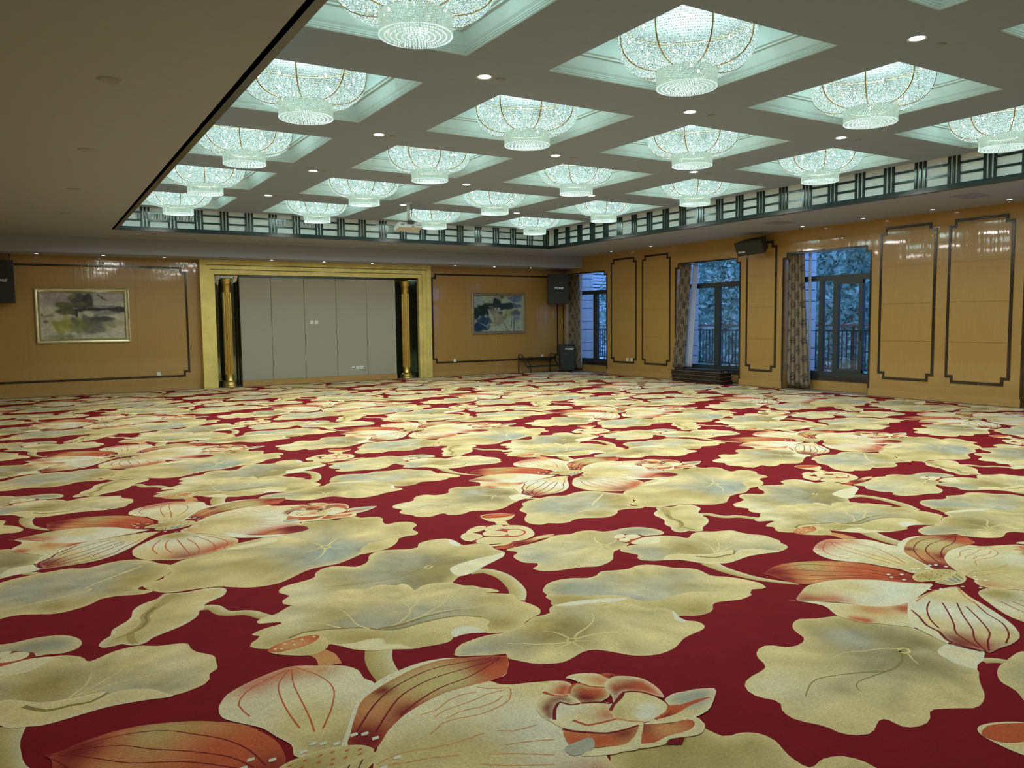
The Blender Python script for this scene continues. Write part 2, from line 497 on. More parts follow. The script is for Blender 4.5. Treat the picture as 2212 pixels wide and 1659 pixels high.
CARPET = [
('s',[(-153,1797),(-105,1769),(-74,1727)],55,50,'G'),
('s',[(656,579),(703,561),(722,527),(734,458),(768,411),(832,384),(869,350),(890,304),(919,244)],75,70,'G'),
('s',[(2134,326),(2207,312),(2244,270),(2266,151),(2238,-11),(2195,-130),(2119,-233)],85,100,'G'),
('s',[(1260,-424),(1215,-528),(1192,-621),(1180,-716),(1175,-761)],125,110,'G'),
('s',[(3454,-322),(3438,-469),(3449,-584),(3471,-684),(3536,-800),(3597,-883)],110,30,'G'),
('f',[(-219,2472),(-344,2506),(-414,2545),(-477,2533),(-536,2491),(-568,2443),(-592,2382),(-639,2349),(-690,2337),(-736,2343),(-763,2366),(-786,2399),(-820,2415),(-868,2407),(-910,2382),(-948,2340),(-969,2289),(-994,2258),(-1050,2239),(-1114,2228),(-1171,2207),(-1202,2184),(-1227,2144),(-1233,2101),(-1220,2066),(-1198,2032),(-1204,1998),(-1236,1968),(-1252,1936),(-1256,1896),(-1239,1856),(-1214,1817),(-1201,1781),(-1201,1748),(-1185,1716),(-1157,1693),(-1117,1678),(-1076,1685),(-1030,1706),(-1002,1717),(-976,1716),(-966,1700),(-968,1673),(-968,1646),(-950,1627),(-915,1613),(-865,1613),(-823,1627),(-781,1654),(-749,1658),(-714,1642),(-658,1612),(-612,1583),(-570,1581),(-502,1601),(-446,1632),(-387,1677),(-321,1720),(-257,1762),(-259,1849),(-102,1976),(-77,2078),(-53,2179),(-97,2267),(-95,2413),(-162,2456)],'O','C',100,[(-430,1991,300,'D'),(-594,1970,220,'D'),(-244,2040,200,'D'),(-926,1952,280,'B'),(-707,1895,220,'B'),(-429,2249,160,'B'),(-886,2284,300,'C'),(-1036,1756,300,'C'),(-1180,2169,220,'L'),(-636,1687,250,'C')],1),
('f',[(-104,1977),(-177,1971),(-227,1952),(-252,1918),(-262,1883),(-277,1845),(-270,1809),(-260,1764),(-209,1785),(-150,1795),(-96,1818),(-50,1846),(-80,1892),(-93,1944)],'L','W',50,[],1),
('s',[(-364,2040),(-428,1990),(-507,1961),(-592,1954),(-687,2000),(-802,2043),(-903,2064),(-981,2042),(-1070,1990)],22,8,'d'),
('s',[(-354,2009),(-392,1967),(-418,1920)],16,6,'V'),
('s',[(-336,2065),(-393,2105),(-506,2140),(-583,2172),(-675,2165)],16,6,'V'),
('s',[(-592,1954),(-703,1958),(-782,1958),(-831,1932),(-846,1901)],14,6,'d'),
('s',[(-356,2052),(-366,2033),(-353,2019),(-324,2023),(-309,2044),(-320,2062),(-347,2059),(-364,2040)],22,22,'c'),
('f',[(-288,1652),(-180,1717),(-49,1743),(88,1756),(182,1704),(327,1757),(430,1749),(503,1699),(550,1636),(570,1573),(603,1527),(660,1410),(539,1232),(406,1104),(484,1026),(425,987),(353,1010),(296,1033),(215,1027),(159,966),(81,922),(-3,908),(-90,951),(-157,987),(-227,988),(-329,943),(-405,963),(-463,1011),(-518,995),(-568,1037),(-581,1112),(-547,1202),(-487,1279),(-437,1341),(-434,1438),(-420,1479),(-327,1571)],'G','C',100,[(2,1376,300,'B'),(256,1479,260,'B'),(-165,1384,220,'B'),(70,1331,200,'b'),(453,1290,220,'O'),(34,1050,140,'O'),(-443,1178,200,'C')],1),
('s',[(479,1562),(303,1419),(212,1342),(147,1268),(179,1231),(-84,1153),(-251,1120)],30,15,'C'),
('f',[(437,1160),(445,1082),(487,997),(532,938),(602,922),(667,917),(746,904),(805,886),(858,844),(917,793),(979,760),(1040,751),(1113,755),(1174,791),(1240,841),(1308,891),(1379,918),(1453,929),(1508,923),(1573,949),(1658,998),(1725,1043),(1794,1041),(1858,1050),(1910,1068),(1993,1138),(2060,1242),(2148,1281),(2213,1277),(2256,1328),(2261,1437),(2329,1511),(2344,1589),(2312,1655),(2242,1680),(2157,1670),(2160,1757),(2197,1847),(2185,1916),(2128,1954),(2063,1970),(2028,2127),(1904,2211),(1754,2214),(1605,2038),(1450,1885),(1371,1856),(1289,1811),(1078,1743),(953,1647),(786,1589),(694,1536),(607,1439),(620,1330),(569,1263),(556,1217),(477,1187)],'O','C',100,[(1577,1305,420,'B'),(1422,1270,400,'B'),(1679,1273,300,'B'),(1521,1238,300,'b'),(2101,1535,250,'C'),(1936,1481,200,'C'),(929,1366,300,'C'),(667,1127,250,'G'),(1033,1145,250,'O'),(919,963,200,'C'),(1447,1649,200,'C')],1),
('f',[(1697,1048),(1754,1119),(1757,1151),(1834,1225),(1848,1252),(1950,1278),(2079,1287),(2016,1159),(1910,1068),(1794,1041)],'C','C',50,[(1856,1156,100,'G')],1),
('f',[(1003,1656),(1093,1697),(1215,1719),(1288,1773),(1349,1772),(1362,1705),(1315,1642),(1227,1626),(1122,1606),(1050,1611)],'L','C',40,[],1),
('s',[(1595,1347),(1650,1420),(1710,1493),(1765,1534)],30,8,'V'),
('s',[(1596,1311),(1635,1274),(1671,1226)],26,6,'V'),
('s',[(1570,1310),(1530,1215),(1468,1123),(1398,1057)],28,8,'V'),
('s',[(1567,1355),(1553,1447),(1515,1521)],28,8,'V'),
('s',[(1560,1334),(1474,1303),(1375,1250)],20,6,'V'),
('s',[(1558,1353),(1582,1374),(1608,1349),(1606,1315),(1578,1297),(1557,1325),(1554,1356)],26,26,'c'),
('f',[(524,927),(477,862),(429,834),(382,797),(344,732),(326,638),(294,577),(250,527),(224,486),(213,419),(183,384),(162,344),(156,305),(175,275),(212,269),(250,279),(264,261),(288,232),(319,222),(354,238),(380,275),(429,307),(484,337),(536,371),(585,419),(621,468),(643,539),(663,548),(674,595),(690,630),(736,669),(790,706),(824,768),(832,818),(814,863),(776,880),(738,895),(643,887),(579,903)],'C','L',50,[(510,875,140,'O'),(591,895,120,'O'),(527,550,200,'G'),(259,317,150,'G'),(633,633,150,'C')],1),
('s',[(576,881),(524,831),(497,778),(461,734),(415,665),(384,601),(385,529),(344,447),(299,400),(294,294),(306,251)],60,30,'O'),
('s',[(453,724),(415,665),(388,598),(387,527),(343,438),(293,395),(219,360)],30,12,'d'),
('f',[(1079,626),(1117,675),(1174,698),(1247,713),(1318,745),(1351,822),(1415,882),(1475,895),(1539,863),(1594,806),(1659,827),(1709,884),(1748,972),(1806,1030),(1873,1046),(1953,1013),(2041,975),(2093,982),(2137,1057),(2203,1092),(2281,1093),(2349,1070),(2374,1009),(2375,922),(2375,858),(2458,846),(2533,817),(2518,742),(2512,644),(2523,577),(2474,494),(2414,458),(2323,409),(2234,361),(2156,311),(2058,293),(1973,222),(1881,132),(1683,92),(1447,137),(1234,224),(1106,320),(1063,361),(1042,400),(1057,458),(1108,507),(1090,547),(1071,588)],'G','C',100,[(1945,500,320,'D'),(2114,600,280,'D'),(1792,372,280,'D'),(1882,752,200,'B'),(1554,527,250,'B'),(1324,495,250,'O'),(1094,502,300,'L'),(2375,695,200,'G'),(2250,983,200,'C')],1),
('f',[(2525,576),(2446,550),(2290,539),(2170,509),(2078,464),(2043,369),(2058,293),(2156,311),(2234,361),(2323,409),(2414,458),(2483,506)],'L','W',40,[],1),
('f',[(2354,1036),(2316,939),(2329,855),(2359,860),(2374,943),(2374,1009)],'W','W',20,[],1),
('s',[(1945,551),(1965,573),(1997,577),(1999,554),(1971,534),(1947,540),(1949,559)],20,20,'c'),
('s',[(1984,560),(2076,625),(2158,645),(2242,646)],12,6,'d'),
('s',[(1941,543),(1859,522),(1741,469),(1581,479),(1304,538)],14,6,'d'),
('f',[(2336,-171),(2403,-109),(2484,-83),(2580,-97),(2664,-146),(2738,-135),(2803,-93),(2884,-122),(2970,-144),(3046,-123),(3116,-140),(3175,-197),(3213,-275),(3293,-345),(3308,-407),(3294,-506),(3351,-569),(3392,-635),(3420,-711),(3423,-774),(3400,-821),(3363,-826),(3305,-803),(3261,-833),(3224,-866),(3139,-880),(3068,-862),(2988,-842),(2953,-855),(2897,-910),(2833,-931),(2760,-921),(2702,-883),(2566,-844),(2261,-623),(2240,-410),(2274,-346),(2279,-280),(2306,-254),(2315,-203)],'G','C',100,[(2904,-436,340,'B'),(2673,-346,300,'B'),(2821,-532,260,'b'),(2531,-253,220,'B'),(3025,-576,240,'B'),(3290,-718,300,'C'),(2828,-839,200,'C'),(3027,-188,200,'C')],1),
('f',[(2306,-269),(2403,-317),(2492,-390),(2596,-443),(2650,-506),(2666,-587),(2739,-648),(2854,-640),(3001,-649),(3097,-712),(3180,-766),(3251,-841),(3224,-866),(3139,-880),(3068,-862),(2988,-842),(2953,-855),(2897,-910),(2833,-931),(2760,-921),(2702,-883),(2566,-844),(2261,-623),(2240,-410),(2274,-346)],'C','C',40,[(2712,-738,200,'G'),(2335,-385,200,'O'),(2845,-876,150,'O')],1),
('f',[(1516,-684),(1542,-642),(1596,-596),(1663,-577),(1749,-568),(1824,-583),(1846,-575),(1895,-551),(1954,-554),(2022,-516),(2075,-490),(2125,-497),(2168,-488),(2195,-441),(2249,-411),(2336,-454),(2389,-448),(2483,-522),(2564,-548),(2606,-621),(2632,-712),(2698,-742),(2714,-816),(2682,-895),(2679,-941),(2718,-985),(2708,-1041),(2667,-1072),(2601,-1084),(2514,-1104),(2407,-1159),(2310,-1175),(2232,-1153),(2180,-1111),(2138,-1045),(2085,-981),(2024,-971),(1946,-998),(1879,-1011),(1817,-986),(1764,-946),(1724,-884),(1700,-840),(1722,-797),(1668,-782),(1590,-741),(1529,-711)],'O','C',70,[(2324,-537,240,'B'),(2556,-764,300,'B'),(1852,-635,240,'B'),(1782,-893,240,'B'),(2332,-1110,300,'B'),(1625,-676,240,'B'),(2138,-730,200,'D'),(2003,-858,200,'D'),(2501,-627,200,'G'),(2523,-1001,300,'C'),(2282,-955,200,'C'),(1881,-938,180,'C'),(2668,-1004,150,'C'),(2015,-582,200,'O')],1),
('f',[(2250,-417),(2329,-463),(2453,-495),(2548,-543),(2634,-538),(2584,-497),(2484,-455),(2389,-421),(2298,-410)],'W','L',20,[],1),
('f',[(2715,-812),(2649,-897),(2645,-955),(2679,-951),(2682,-895)],'W','W',20,[],1),
('s',[(2082,-826),(2123,-787),(2204,-751),(2270,-712),(2319,-660),(2341,-612)],22,7,'V'),
('s',[(2080,-835),(2196,-834),(2282,-864),(2359,-906),(2420,-890),(2485,-881)],22,7,'V'),
('s',[(2030,-845),(1961,-821),(1887,-780),(1834,-733),(1772,-699)],22,7,'V'),
('s',[(2061,-812),(2057,-756),(2040,-705),(2004,-666)],22,7,'V'),
('s',[(2076,-853),(2129,-888)],22,7,'V'),
('s',[(2034,-857),(1987,-868),(1955,-872)],22,7,'V'),
('s',[(2048,-867),(2047,-917),(2053,-955)],22,7,'V'),
('s',[(2042,-821),(2061,-812),(2080,-829),(2073,-851),(2048,-856),(2036,-842),(2042,-821)],20,20,'c'),
('f',[(861,220),(889,249),(969,270),(1019,312),(1066,345),(1142,335),(1243,323),(1282,394),(1340,441),(1422,432),(1506,377),(1552,406),(1618,393),(1670,344),(1711,357),(1733,303),(1725,205),(1784,255),(1869,259),(1959,213),(1993,133),(2042,101),(2059,46),(2095,8),(2117,-36),(2115,-63),(2089,-67),(2031,-38),(2107,-101),(2152,-152),(2134,-242),(2150,-306),(2159,-364),(2152,-423),(2115,-473),(2079,-486),(2005,-520),(1924,-581),(1841,-582),(1776,-551),(1757,-528),(1693,-497),(1645,-498),(1603,-503),(1562,-538),(1501,-539),(1438,-528),(1389,-522),(1349,-481),(1314,-478),(1258,-457),(1195,-417),(1149,-371),(1120,-314),(1088,-263),(994,-252),(894,-168),(822,-161),(783,-132),(756,-89),(769,-48),(808,-11),(826,19),(798,48),(803,66),(868,101),(959,121),(958,145),(912,163),(865,178),(857,199)],'G','C',80,[(1431,96,300,'O'),(1512,-8,200,'O'),(1448,-251,240,'D'),(1620,-225,220,'D'),(1223,-38,240,'B'),(1331,-61,220,'B'),(1843,-119,240,'B'),(1641,-92,200,'B'),(1168,116,180,'O'),(1032,17,200,'O'),(2059,-363,300,'C'),(1974,-205,200,'O'),(1801,155,250,'C'),(1396,334,250,'C'),(948,163,200,'L'),(1881,-486,150,'O')],1),
('f',[(936,-93),(1017,-57),(1106,-75),(1198,-112),(1296,-171),(1335,-227),(1424,-271),(1556,-258),(1685,-261),(1771,-289),(1837,-355),(1851,-421),(1810,-463),(1784,-523),(1719,-449),(1665,-414),(1625,-436),(1603,-503),(1562,-538),(1501,-539),(1438,-528),(1389,-522),(1314,-478),(1195,-417),(1120,-314),(1079,-247),(1031,-176),(989,-128)],'C','C',50,[(1167,-200,160,'G'),(1419,-405,200,'G'),(1225,-280,120,'O'),(1687,-338,150,'C'),(1485,-509,150,'G')],1),
('s',[(938,-85),(1018,-53),(1107,-71),(1199,-108),(1299,-164),(1338,-220),(1427,-264),(1559,-251),(1688,-254),(1775,-282),(1841,-348)],30,20,'d'),
('f',[(1088,-263),(1134,-293),(1187,-306),(1246,-303),(1310,-328),(1311,-397),(1359,-441),(1387,-495),(1389,-522),(1313,-481),(1195,-417),(1120,-314)],'L','C',40,[],1),
('f',[(1627,-433),(1679,-401),(1737,-415),(1767,-480),(1764,-532),(1705,-505),(1645,-498),(1606,-505)],'W','L',30,[],1),
('s',[(1346,-219),(1439,-200),(1537,-122),(1584,-42),(1593,83),(1566,181)],20,7,'V'),
('s',[(1584,-42),(1650,19),(1712,128)],20,7,'V'),
('s',[(1350,-228),(1467,-207),(1606,-167),(1733,-164),(1853,-199),(1974,-205)],20,7,'V'),
('s',[(1600,-163),(1714,-100),(1797,-37),(1848,39)],20,7,'V'),
('s',[(1307,-183),(1275,-106),(1279,20),(1278,119),(1253,185)],20,7,'V'),
('s',[(1188,-95),(1133,9),(1080,55)],20,7,'V'),
('s',[(1789,-515),(1818,-434),(1828,-371)],20,7,'V'),
('s',[(1342,-210),(1430,-222),(1549,-202),(1666,-182),(1803,-196)],50,10,'d'),
('f',[(2516,445),(2509,310),(2571,250),(2532,199),(2496,185),(2502,119),(2564,74),(2642,52),(2750,37),(2840,-3),(2924,11),(3012,59),(3078,137),(3128,189),(3172,203),(3246,220),(3312,266),(3539,352),(3648,328),(3708,359),(3725,430),(3703,508),(3644,579),(3536,608),(3438,595),(3359,622),(3314,693),(3218,715),(3143,689),(3027,716),(2886,664),(2765,637),(2560,607),(2593,521)],'G','C',80,[(3203,384,250,'O'),(3112,353,250,'D'),(2768,321,300,'B'),(2879,48,300,'B'),(3593,518,300,'B'),(2615,183,300,'C'),(3024,597,300,'C'),(2959,237,200,'C'),(2580,404,250,'B')],1),
('s',[(3125,336),(3045,352),(2950,328),(2853,265)],28,9,'V'),
('s',[(3131,318),(3023,237),(2916,122)],28,9,'V'),
('s',[(3141,356),(3041,436),(2887,493)],28,9,'V'),
('s',[(3181,330),(3268,364),(3348,430)],28,9,'V'),
('s',[(3157,369),(3184,466),(3228,533)],28,9,'V'),
('s',[(3151,318),(3154,237)],28,9,'V'),
('s',[(3134,348),(3165,354),(3183,324),(3160,304),(3129,315),(3129,342)],30,30,'c'),
('f',[(3170,183),(3288,237),(3413,222),(3603,310),(3712,237),(3742,159),(3847,222),(3947,231),(4021,181),(4139,144),(4153,68),(4168,9),(4227,-80),(4224,-151),(4213,-229),(4174,-268),(4165,-321),(4137,-360),(4046,-395),(3975,-391),(3889,-376),(3774,-362),(3673,-376),(3575,-390),(3502,-369),(3438,-339),(3419,-249),(3353,-178),(3274,-134),(3206,-108),(3151,-52),(3163,0),(3204,42),(3183,110)],'G','C',80,[(3741,-108,300,'D'),(3856,-139,240,'B'),(3744,26,240,'B'),(3488,149,280,'C'),(4088,-202,280,'B'),(3228,-23,250,'B'),(4121,-34,250,'C'),(3569,-37,200,'O'),(3930,92,200,'C')],1),
('f',[(3277,-116),(3380,-62),(3468,-99),(3549,-173),(3650,-197),(3771,-205),(3779,-228),(3753,-265),(3830,-231),(3929,-275),(3986,-356),(4006,-403),(3889,-376),(3774,-362),(3575,-390),(3502,-369),(3438,-339),(3353,-178)],'C','L',50,[(3509,-268,200,'C')],1),
('s',[(3645,-195),(3716,-90),(3744,26)],22,8,'V'),
('s',[(3671,-190),(3812,-65),(3895,43)],22,8,'V'),
('s',[(3701,-189),(3856,-139),(4000,-144)],22,8,'V'),
('s',[(3320,-84),(3380,-62),(3465,-88)],22,8,'V'),
('s',[(3491,-175),(3566,-266),(3648,-267),(3724,-276),(3786,-224)],40,20,'d'),
('f',[(3357,472),(3400,494),(3452,479),(3529,408),(3540,337),(3535,282),(3438,252),(3333,243),(3310,313),(3318,392)],'M','M',20,[(3399,372,100,'R')],0),
('f',[(3349,468),(3400,494),(3443,480),(3407,424),(3352,408),(3327,434)],'L','L',30,[],1),
('f',[(3410,428),(3455,457),(3510,420),(3493,358),(3424,351),(3388,375)],'L','L',30,[],1),
('f',[(3355,293),(3463,330),(3525,336),(3606,297),(3505,184),(3400,208),(3343,246)],'L','L',30,[],1),
('f',[(3337,399),(3389,393),(3390,344),(3333,317),(3316,356)],'L','L',30,[],1),
('s',[(998,-313),(1020,-384),(1008,-485)],85,100,'S'),
('f',[(814,-195),(828,-165),(880,-119),(948,-101),(1018,-104),(1069,-122),(1086,-159),(1083,-230),(1062,-286),(1029,-314),(983,-332),(933,-319),(883,-281),(841,-241)],'C','C',40,[(990,-308,150,'G')],1),
('f',[(814,-195),(823,-162),(880,-123),(947,-105),(1018,-104),(1063,-120),(1067,-147),(1034,-188),(976,-217),(906,-225),(847,-220)],'R','R',30,[(928,-170,100,'S')],1),
('f',[(894,-138),(904,-133),(909,-148),(899,-153)],'L','L',10,[],1),
('f',[(979,-132),(990,-126),(994,-141),(984,-147)],'L','L',10,[],1),
('f',[(929,-171),(940,-166),(944,-181),(934,-186)],'L','L',10,[],1),
('f',[(867,-186),(877,-181),(882,-196),(872,-201)],'L','L',10,[],1),
('f',[(1037,-127),(1048,-122),(1052,-137),(1041,-143)],'L','L',10,[],1),
('f',[(841,-173),(851,-168),(855,-183),(845,-188)],'L','L',10,[],1),
('f',[(936,-124),(946,-119),(951,-134),(940,-140)],'L','L',10,[],1),
('f',[(2507,673),(2577,698),(2655,746),(2801,735),(2927,767),(3041,757),(2976,701),(2887,697),(2762,653),(2665,639),(2583,626)],'R','R',30,[(2930,731,120,'C'),(2716,660,100,'M')],1),
('s',[(2916,1298),(2883,1218),(2867,1134)],90,80,'C'),
('f',[(2454,1047),(2531,1146),(2616,1221),(2697,1248),(2767,1229),(2842,1195),(2904,1137),(2967,1084),(2984,1002),(2947,870),(2886,785),(2796,747),(2702,739),(2606,747),(2528,784),(2480,853),(2421,949)],'R','M',50,[(2670,1080,150,'M'),(2515,1031,150,'M')],1),
('f',[(2448,1036),(2507,1112),(2568,1107),(2600,1025),(2579,964),(2494,924),(2439,937)],'C','L',50,[],1),
('f',[(2590,1185),(2690,1236),(2735,1196),(2681,1124),(2577,1100),(2535,1118)],'C','L',50,[],1),
('f',[(2728,1173),(2816,1196),(2855,1170),(2819,1086),(2728,1067),(2674,1088)],'C','L',50,[],1),
('f',[(2809,1092),(2887,1132),(2965,1080),(2982,988),(2947,870),(2890,792),(2783,747),(2684,751),(2610,754),(2510,796),(2479,863),(2518,922),(2607,946),(2690,890),(2773,835),(2852,857),(2911,919),(2903,1003),(2846,1041)],'C','L',50,[],1),
('f',[(2650,1068),(2737,1061),(2782,980),(2730,914),(2645,945),(2608,994)],'C','L',50,[],1),
('f',[(2814,1010),(2887,998),(2893,921),(2829,862),(2758,895)],'C','L',50,[],1),
('s',[(2674,757),(2605,725),(2514,739)],60,30,'C'),
('f',[(2841,1465),(2901,1516),(3011,1485),(3099,1414),(3085,1362),(2988,1278),(2897,1265),(2834,1324)],'C','L',30,[],1),
('f',[(2846,1474),(2934,1500),(3027,1462),(3099,1414),(3086,1373),(2981,1360),(2865,1402)],'R','R',20,[],1),
('f',[(-248,2757),(-215,2714),(-174,2634),(-169,2579),(-223,2474),(-217,2403),(-190,2329),(-141,2298),(-114,2253),(-62,2192),(-45,2172),(206,2265),(324,2396),(200,2391),(91,2421),(21,2476),(-7,2526),(-109,2624),(-168,2684),(-227,2728)],'L','L',30,[(-123,2478,120,'C'),(-26,2376,150,'C'),(146,2344,80,'R'),(264,2392,70,'R'),(-198,2390,50,'R'),(-167,2352,50,'R'),(9,2433,100,'S')],1),
('f',[(-211,2733),(-90,2800),(18,2847),(105,2851),(196,2841),(282,2810),(367,2754),(443,2692),(498,2618),(602,2519),(617,2480),(319,2400),(200,2391),(91,2421),(21,2476),(-7,2526),(-62,2594),(-133,2650),(-174,2694)],'L','L',40,[(-152,2750,150,'R'),(-134,2672,100,'M'),(-34,2651,130,'R'),(-3,2790,120,'G'),(324,2576,200,'W'),(201,2565,180,'W'),(195,2708,150,'C')],1),
('f',[(-27,3141),(15,3141),(92,3172),(189,3192),(288,3184),(381,3152),(464,3112),(545,3053),(614,2985),(663,2881),(689,2780),(683,2663),(651,2607),(607,2523),(517,2594),(443,2692),(367,2754),(282,2810),(196,2841),(105,2851),(32,2874),(4,2917),(-10,2988),(-8,3076),(-17,3122)],'R','R',40,[(374,3085,160,'G'),(444,3011,180,'O'),(463,2942,140,'S'),(160,2877,140,'S'),(627,2635,130,'M'),(612,2582,100,'M'),(65,3121,100,'M'),(1,2981,80,'M'),(521,2823,200,'R')],1),
('s',[(-20,3137),(101,3152),(240,3144),(356,3097),(444,3011),(532,2910),(589,2791),(614,2656)],8,12,'M'),
('s',[(-22,3135),(97,3114),(210,3067),(297,2983),(404,2899),(520,2783),(576,2669)],8,12,'M'),
('s',[(-24,3131),(56,3087),(137,3008),(223,2925),(376,2838),(496,2728),(575,2631)],8,12,'M'),
('s',[(-23,3125),(15,3061),(52,2973),(115,2907),(244,2860),(395,2774),(490,2687)],8,12,'M'),
('f',[(637,3291),(730,3345),(846,3388),(923,3390),(1021,3332),(1097,3285),(1142,3209),(1137,3109),(1157,3046),(1102,2936),(987,2739),(858,2602),(722,2651),(725,2743),(695,2831),(665,2922),(606,3004),(558,3080),(560,3168),(599,3252)],'L','L',40,[(749,3332,160,'R'),(911,3362,140,'R'),(990,3309,100,'S'),(850,3009,240,'W'),(856,3098,160,'L'),(860,2737,200,'O'),(829,2872,200,'C')],1),
('s',[(895,3373),(775,3315),(680,3247),(632,3152),(649,3035)],8,12,'R'),
('s',[(893,3367),(816,3254),(789,3111),(782,2962),(785,2843)],8,12,'R'),
('s',[(901,3369),(868,3220),(853,3053),(839,2895),(823,2790)],8,12,'R'),
('s',[(924,3371),(980,3247),(998,3101),(943,2947),(857,2796)],8,12,'R'),
('f',[(935,2487),(1051,2676),(1160,2792),(1276,2851),(1383,2852),(1471,2834),(1562,2822),(1592,2752),(1632,2725),(1732,2687),(1826,2623),(1810,2413),(1654,2147),(1609,1997),(1646,1939),(1629,1875),(1512,1809),(1383,1787),(1294,1807),(1211,1848),(1131,1901),(1057,1988),(929,2181),(822,2283),(833,2356),(901,2409)],'L','C',50,[(1428,2405,240,'W'),(1338,2652,180,'L'),(1220,2618,180,'L'),(1318,2098,220,'W'),(1161,2011,200,'W'),(987,2319,200,'S'),(934,2321,140,'R'),(1365,1876,200,'R'),(1599,1911,140,'M'),(1474,1897,160,'R'),(1718,2635,160,'C'),(1070,2397,200,'G'),(1199,2346,250,'G'),(1102,2210,200,'C')],1),
('f',[(1633,1888),(1606,1986),(1539,2001),(1452,1993),(1366,1931),(1294,1917),(1207,1947),(1298,1877),(1418,1819),(1520,1813),(1593,1834)],'R','M',40,[(1372,1902,100,'S'),(1549,1912,150,'M')],1),
('f',[(1131,1901),(1211,1848),(1294,1807),(1383,1787),(1441,1801),(1358,1849),(1272,1882),(1184,1965),(1147,2036),(1079,2097),(1095,1979)],'W','L',20,[],1),
('f',[(1160,3044),(1247,3087),(1381,3121),(1491,3113),(1583,3067),(1663,3014),(1744,2989),(1735,2923),(1695,2861),(1643,2809),(1576,2819),(1483,2798),(1353,2802),(1203,2746),(1089,2672),(982,2574),(939,2535),(898,2575),(867,2622),(945,2767),(1017,2898),(1082,2981)],'L','W',30,[],1),
('f',[(1083,2948),(1306,3066),(1469,3099),(1583,3067),(1744,2989),(1735,2923),(1645,2814),(1496,2805),(1359,2805),(1184,2743),(1066,2659),(962,2555),(896,2625),(931,2705),(991,2819)],'R','R',30,[(1221,2921,240,'O'),(1422,2921,200,'G'),(1117,2802,140,'S'),(1659,2937,120,'M'),(1184,2727,100,'M'),(970,2610,120,'M'),(933,2662,100,'M'),(1158,2963,50,'M'),(1654,2870,100,'R')],1),
('s',[(1729,2981),(1588,3020),(1405,3035),(1209,2962),(1079,2858),(954,2704)],10,14,'M'),
('s',[(1720,2976),(1565,2964),(1376,2951),(1221,2889),(1123,2798),(1013,2665)],10,14,'M'),
('s',[(1717,2970),(1526,2886),(1368,2857),(1227,2791),(1136,2729)],10,14,'M'),
('s',[(1206,2694),(1277,2698),(1350,2742),(1420,2755),(1478,2743)],10,12,'S'),
('s',[(1243,2649),(1296,2675),(1371,2682),(1461,2694),(1500,2705),(1584,2699)],10,12,'S'),
('s',[(1277,2617),(1347,2636),(1424,2626),(1502,2633),(1550,2660)],10,12,'S'),
('s',[(1173,2541),(1215,2569),(1256,2594),(1324,2592),(1397,2577),(1486,2587),(1559,2620),(1609,2695),(1592,2712),(1533,2744),(1500,2784)],10,12,'S'),
('s',[(934,2462),(1037,2483),(1158,2452),(1246,2442),(1345,2447)],10,12,'S'),
('s',[(936,2448),(1031,2418),(1111,2401),(1203,2360)],10,12,'S'),
('s',[(1399,2437),(1443,2402),(1539,2393)],10,12,'S'),
('s',[(1293,2312),(1381,2261),(1479,2189)],10,12,'S'),
('s',[(1238,2273),(1309,2220),(1445,2138)],10,12,'S'),
('s',[(1369,2336),(1459,2307),(1536,2272)],10,12,'S'),
('f',[(458,1875),(467,1969),(504,2049),(585,2158),(682,2265),(778,2290),(861,2265),(798,2299),(846,2268),(954,2133),(1056,1983),(1116,1895),(1120,1828),(1102,1768),(1066,1721),(1007,1678),(921,1615),(832,1584),(769,1562),(777,1568),(732,1562),(674,1577),(598,1620),(528,1672),(482,1738),(458,1826)],'L','C',50,[(778,2086,300,'W'),(625,2050,250,'W'),(631,1664,200,'S'),(735,1619,220,'R'),(793,1630,200,'M'),(527,1708,140,'S'),(766,2209,150,'O'),(515,1838,200,'C'),(915,1831,200,'L'),(998,1645,200,'R'),(1101,1708,150,'R')],1),
('s',[(660,2137),(603,2011),(583,1894),(597,1784)],14,12,'R'),
('s',[(709,2104),(673,1991),(664,1865),(682,1752)],14,12,'R'),
('s',[(764,2095),(768,1902),(773,1717),(782,1577)],14,12,'R'),
('s',[(824,2070),(849,1929),(851,1768),(824,1646)],14,12,'R'),
('s',[(872,2139),(938,1953),(954,1752),(913,1625)],14,12,'R'),
('s',[(935,2111),(1018,1956),(1047,1825),(992,1674)],14,12,'R'),
('f',[(259,2395),(319,2400),(460,2419),(569,2417),(683,2389),(597,2263),(533,2154),(450,2028),(392,1953),(337,1899),(273,1853),(217,1831),(124,1818),(31,1823),(-49,1820),(-47,1849),(-84,1920),(-85,1985),(-36,2036),(-9,2122),(-48,2165),(-10,2213),(94,2298)],'L','L',30,[(292,2131,260,'W'),(289,2251,200,'W'),(302,2048,200,'W'),(29,1863,160,'M'),(-8,1935,140,'R'),(171,1852,120,'M'),(-40,1989,120,'M'),(532,2395,150,'O'),(575,2321,200,'C'),(192,1906,140,'C'),(77,2156,140,'C')],1),
('f',[(226,2375),(164,2312),(44,2178),(19,2104),(-54,2014),(-101,1979),(-76,2070),(-50,2157),(-17,2208),(94,2298)],'L','W',20,[],1),
('s',[(156,2317),(98,2237),(24,2155),(1,2081),(-61,2010),(-76,1946),(-56,1855)],16,30,'M'),
('s',[(359,2341),(238,2284),(112,2190),(43,2106)],12,14,'M'),
('s',[(388,2291),(253,2175),(135,2083),(43,2019),(-34,1872)],12,14,'M'),
('s',[(450,2250),(308,2140),(162,2012),(43,1935),(-47,1834)],12,14,'M'),
('s',[(439,2195),(302,2048),(186,1944),(79,1895),(-31,1832)],12,14,'M'),
('s',[(540,2213),(424,2084),(358,1975),(246,1888),(120,1837)],12,14,'M'),
('s',[(290,2375),(413,2404),(558,2424)],20,12,'S'),
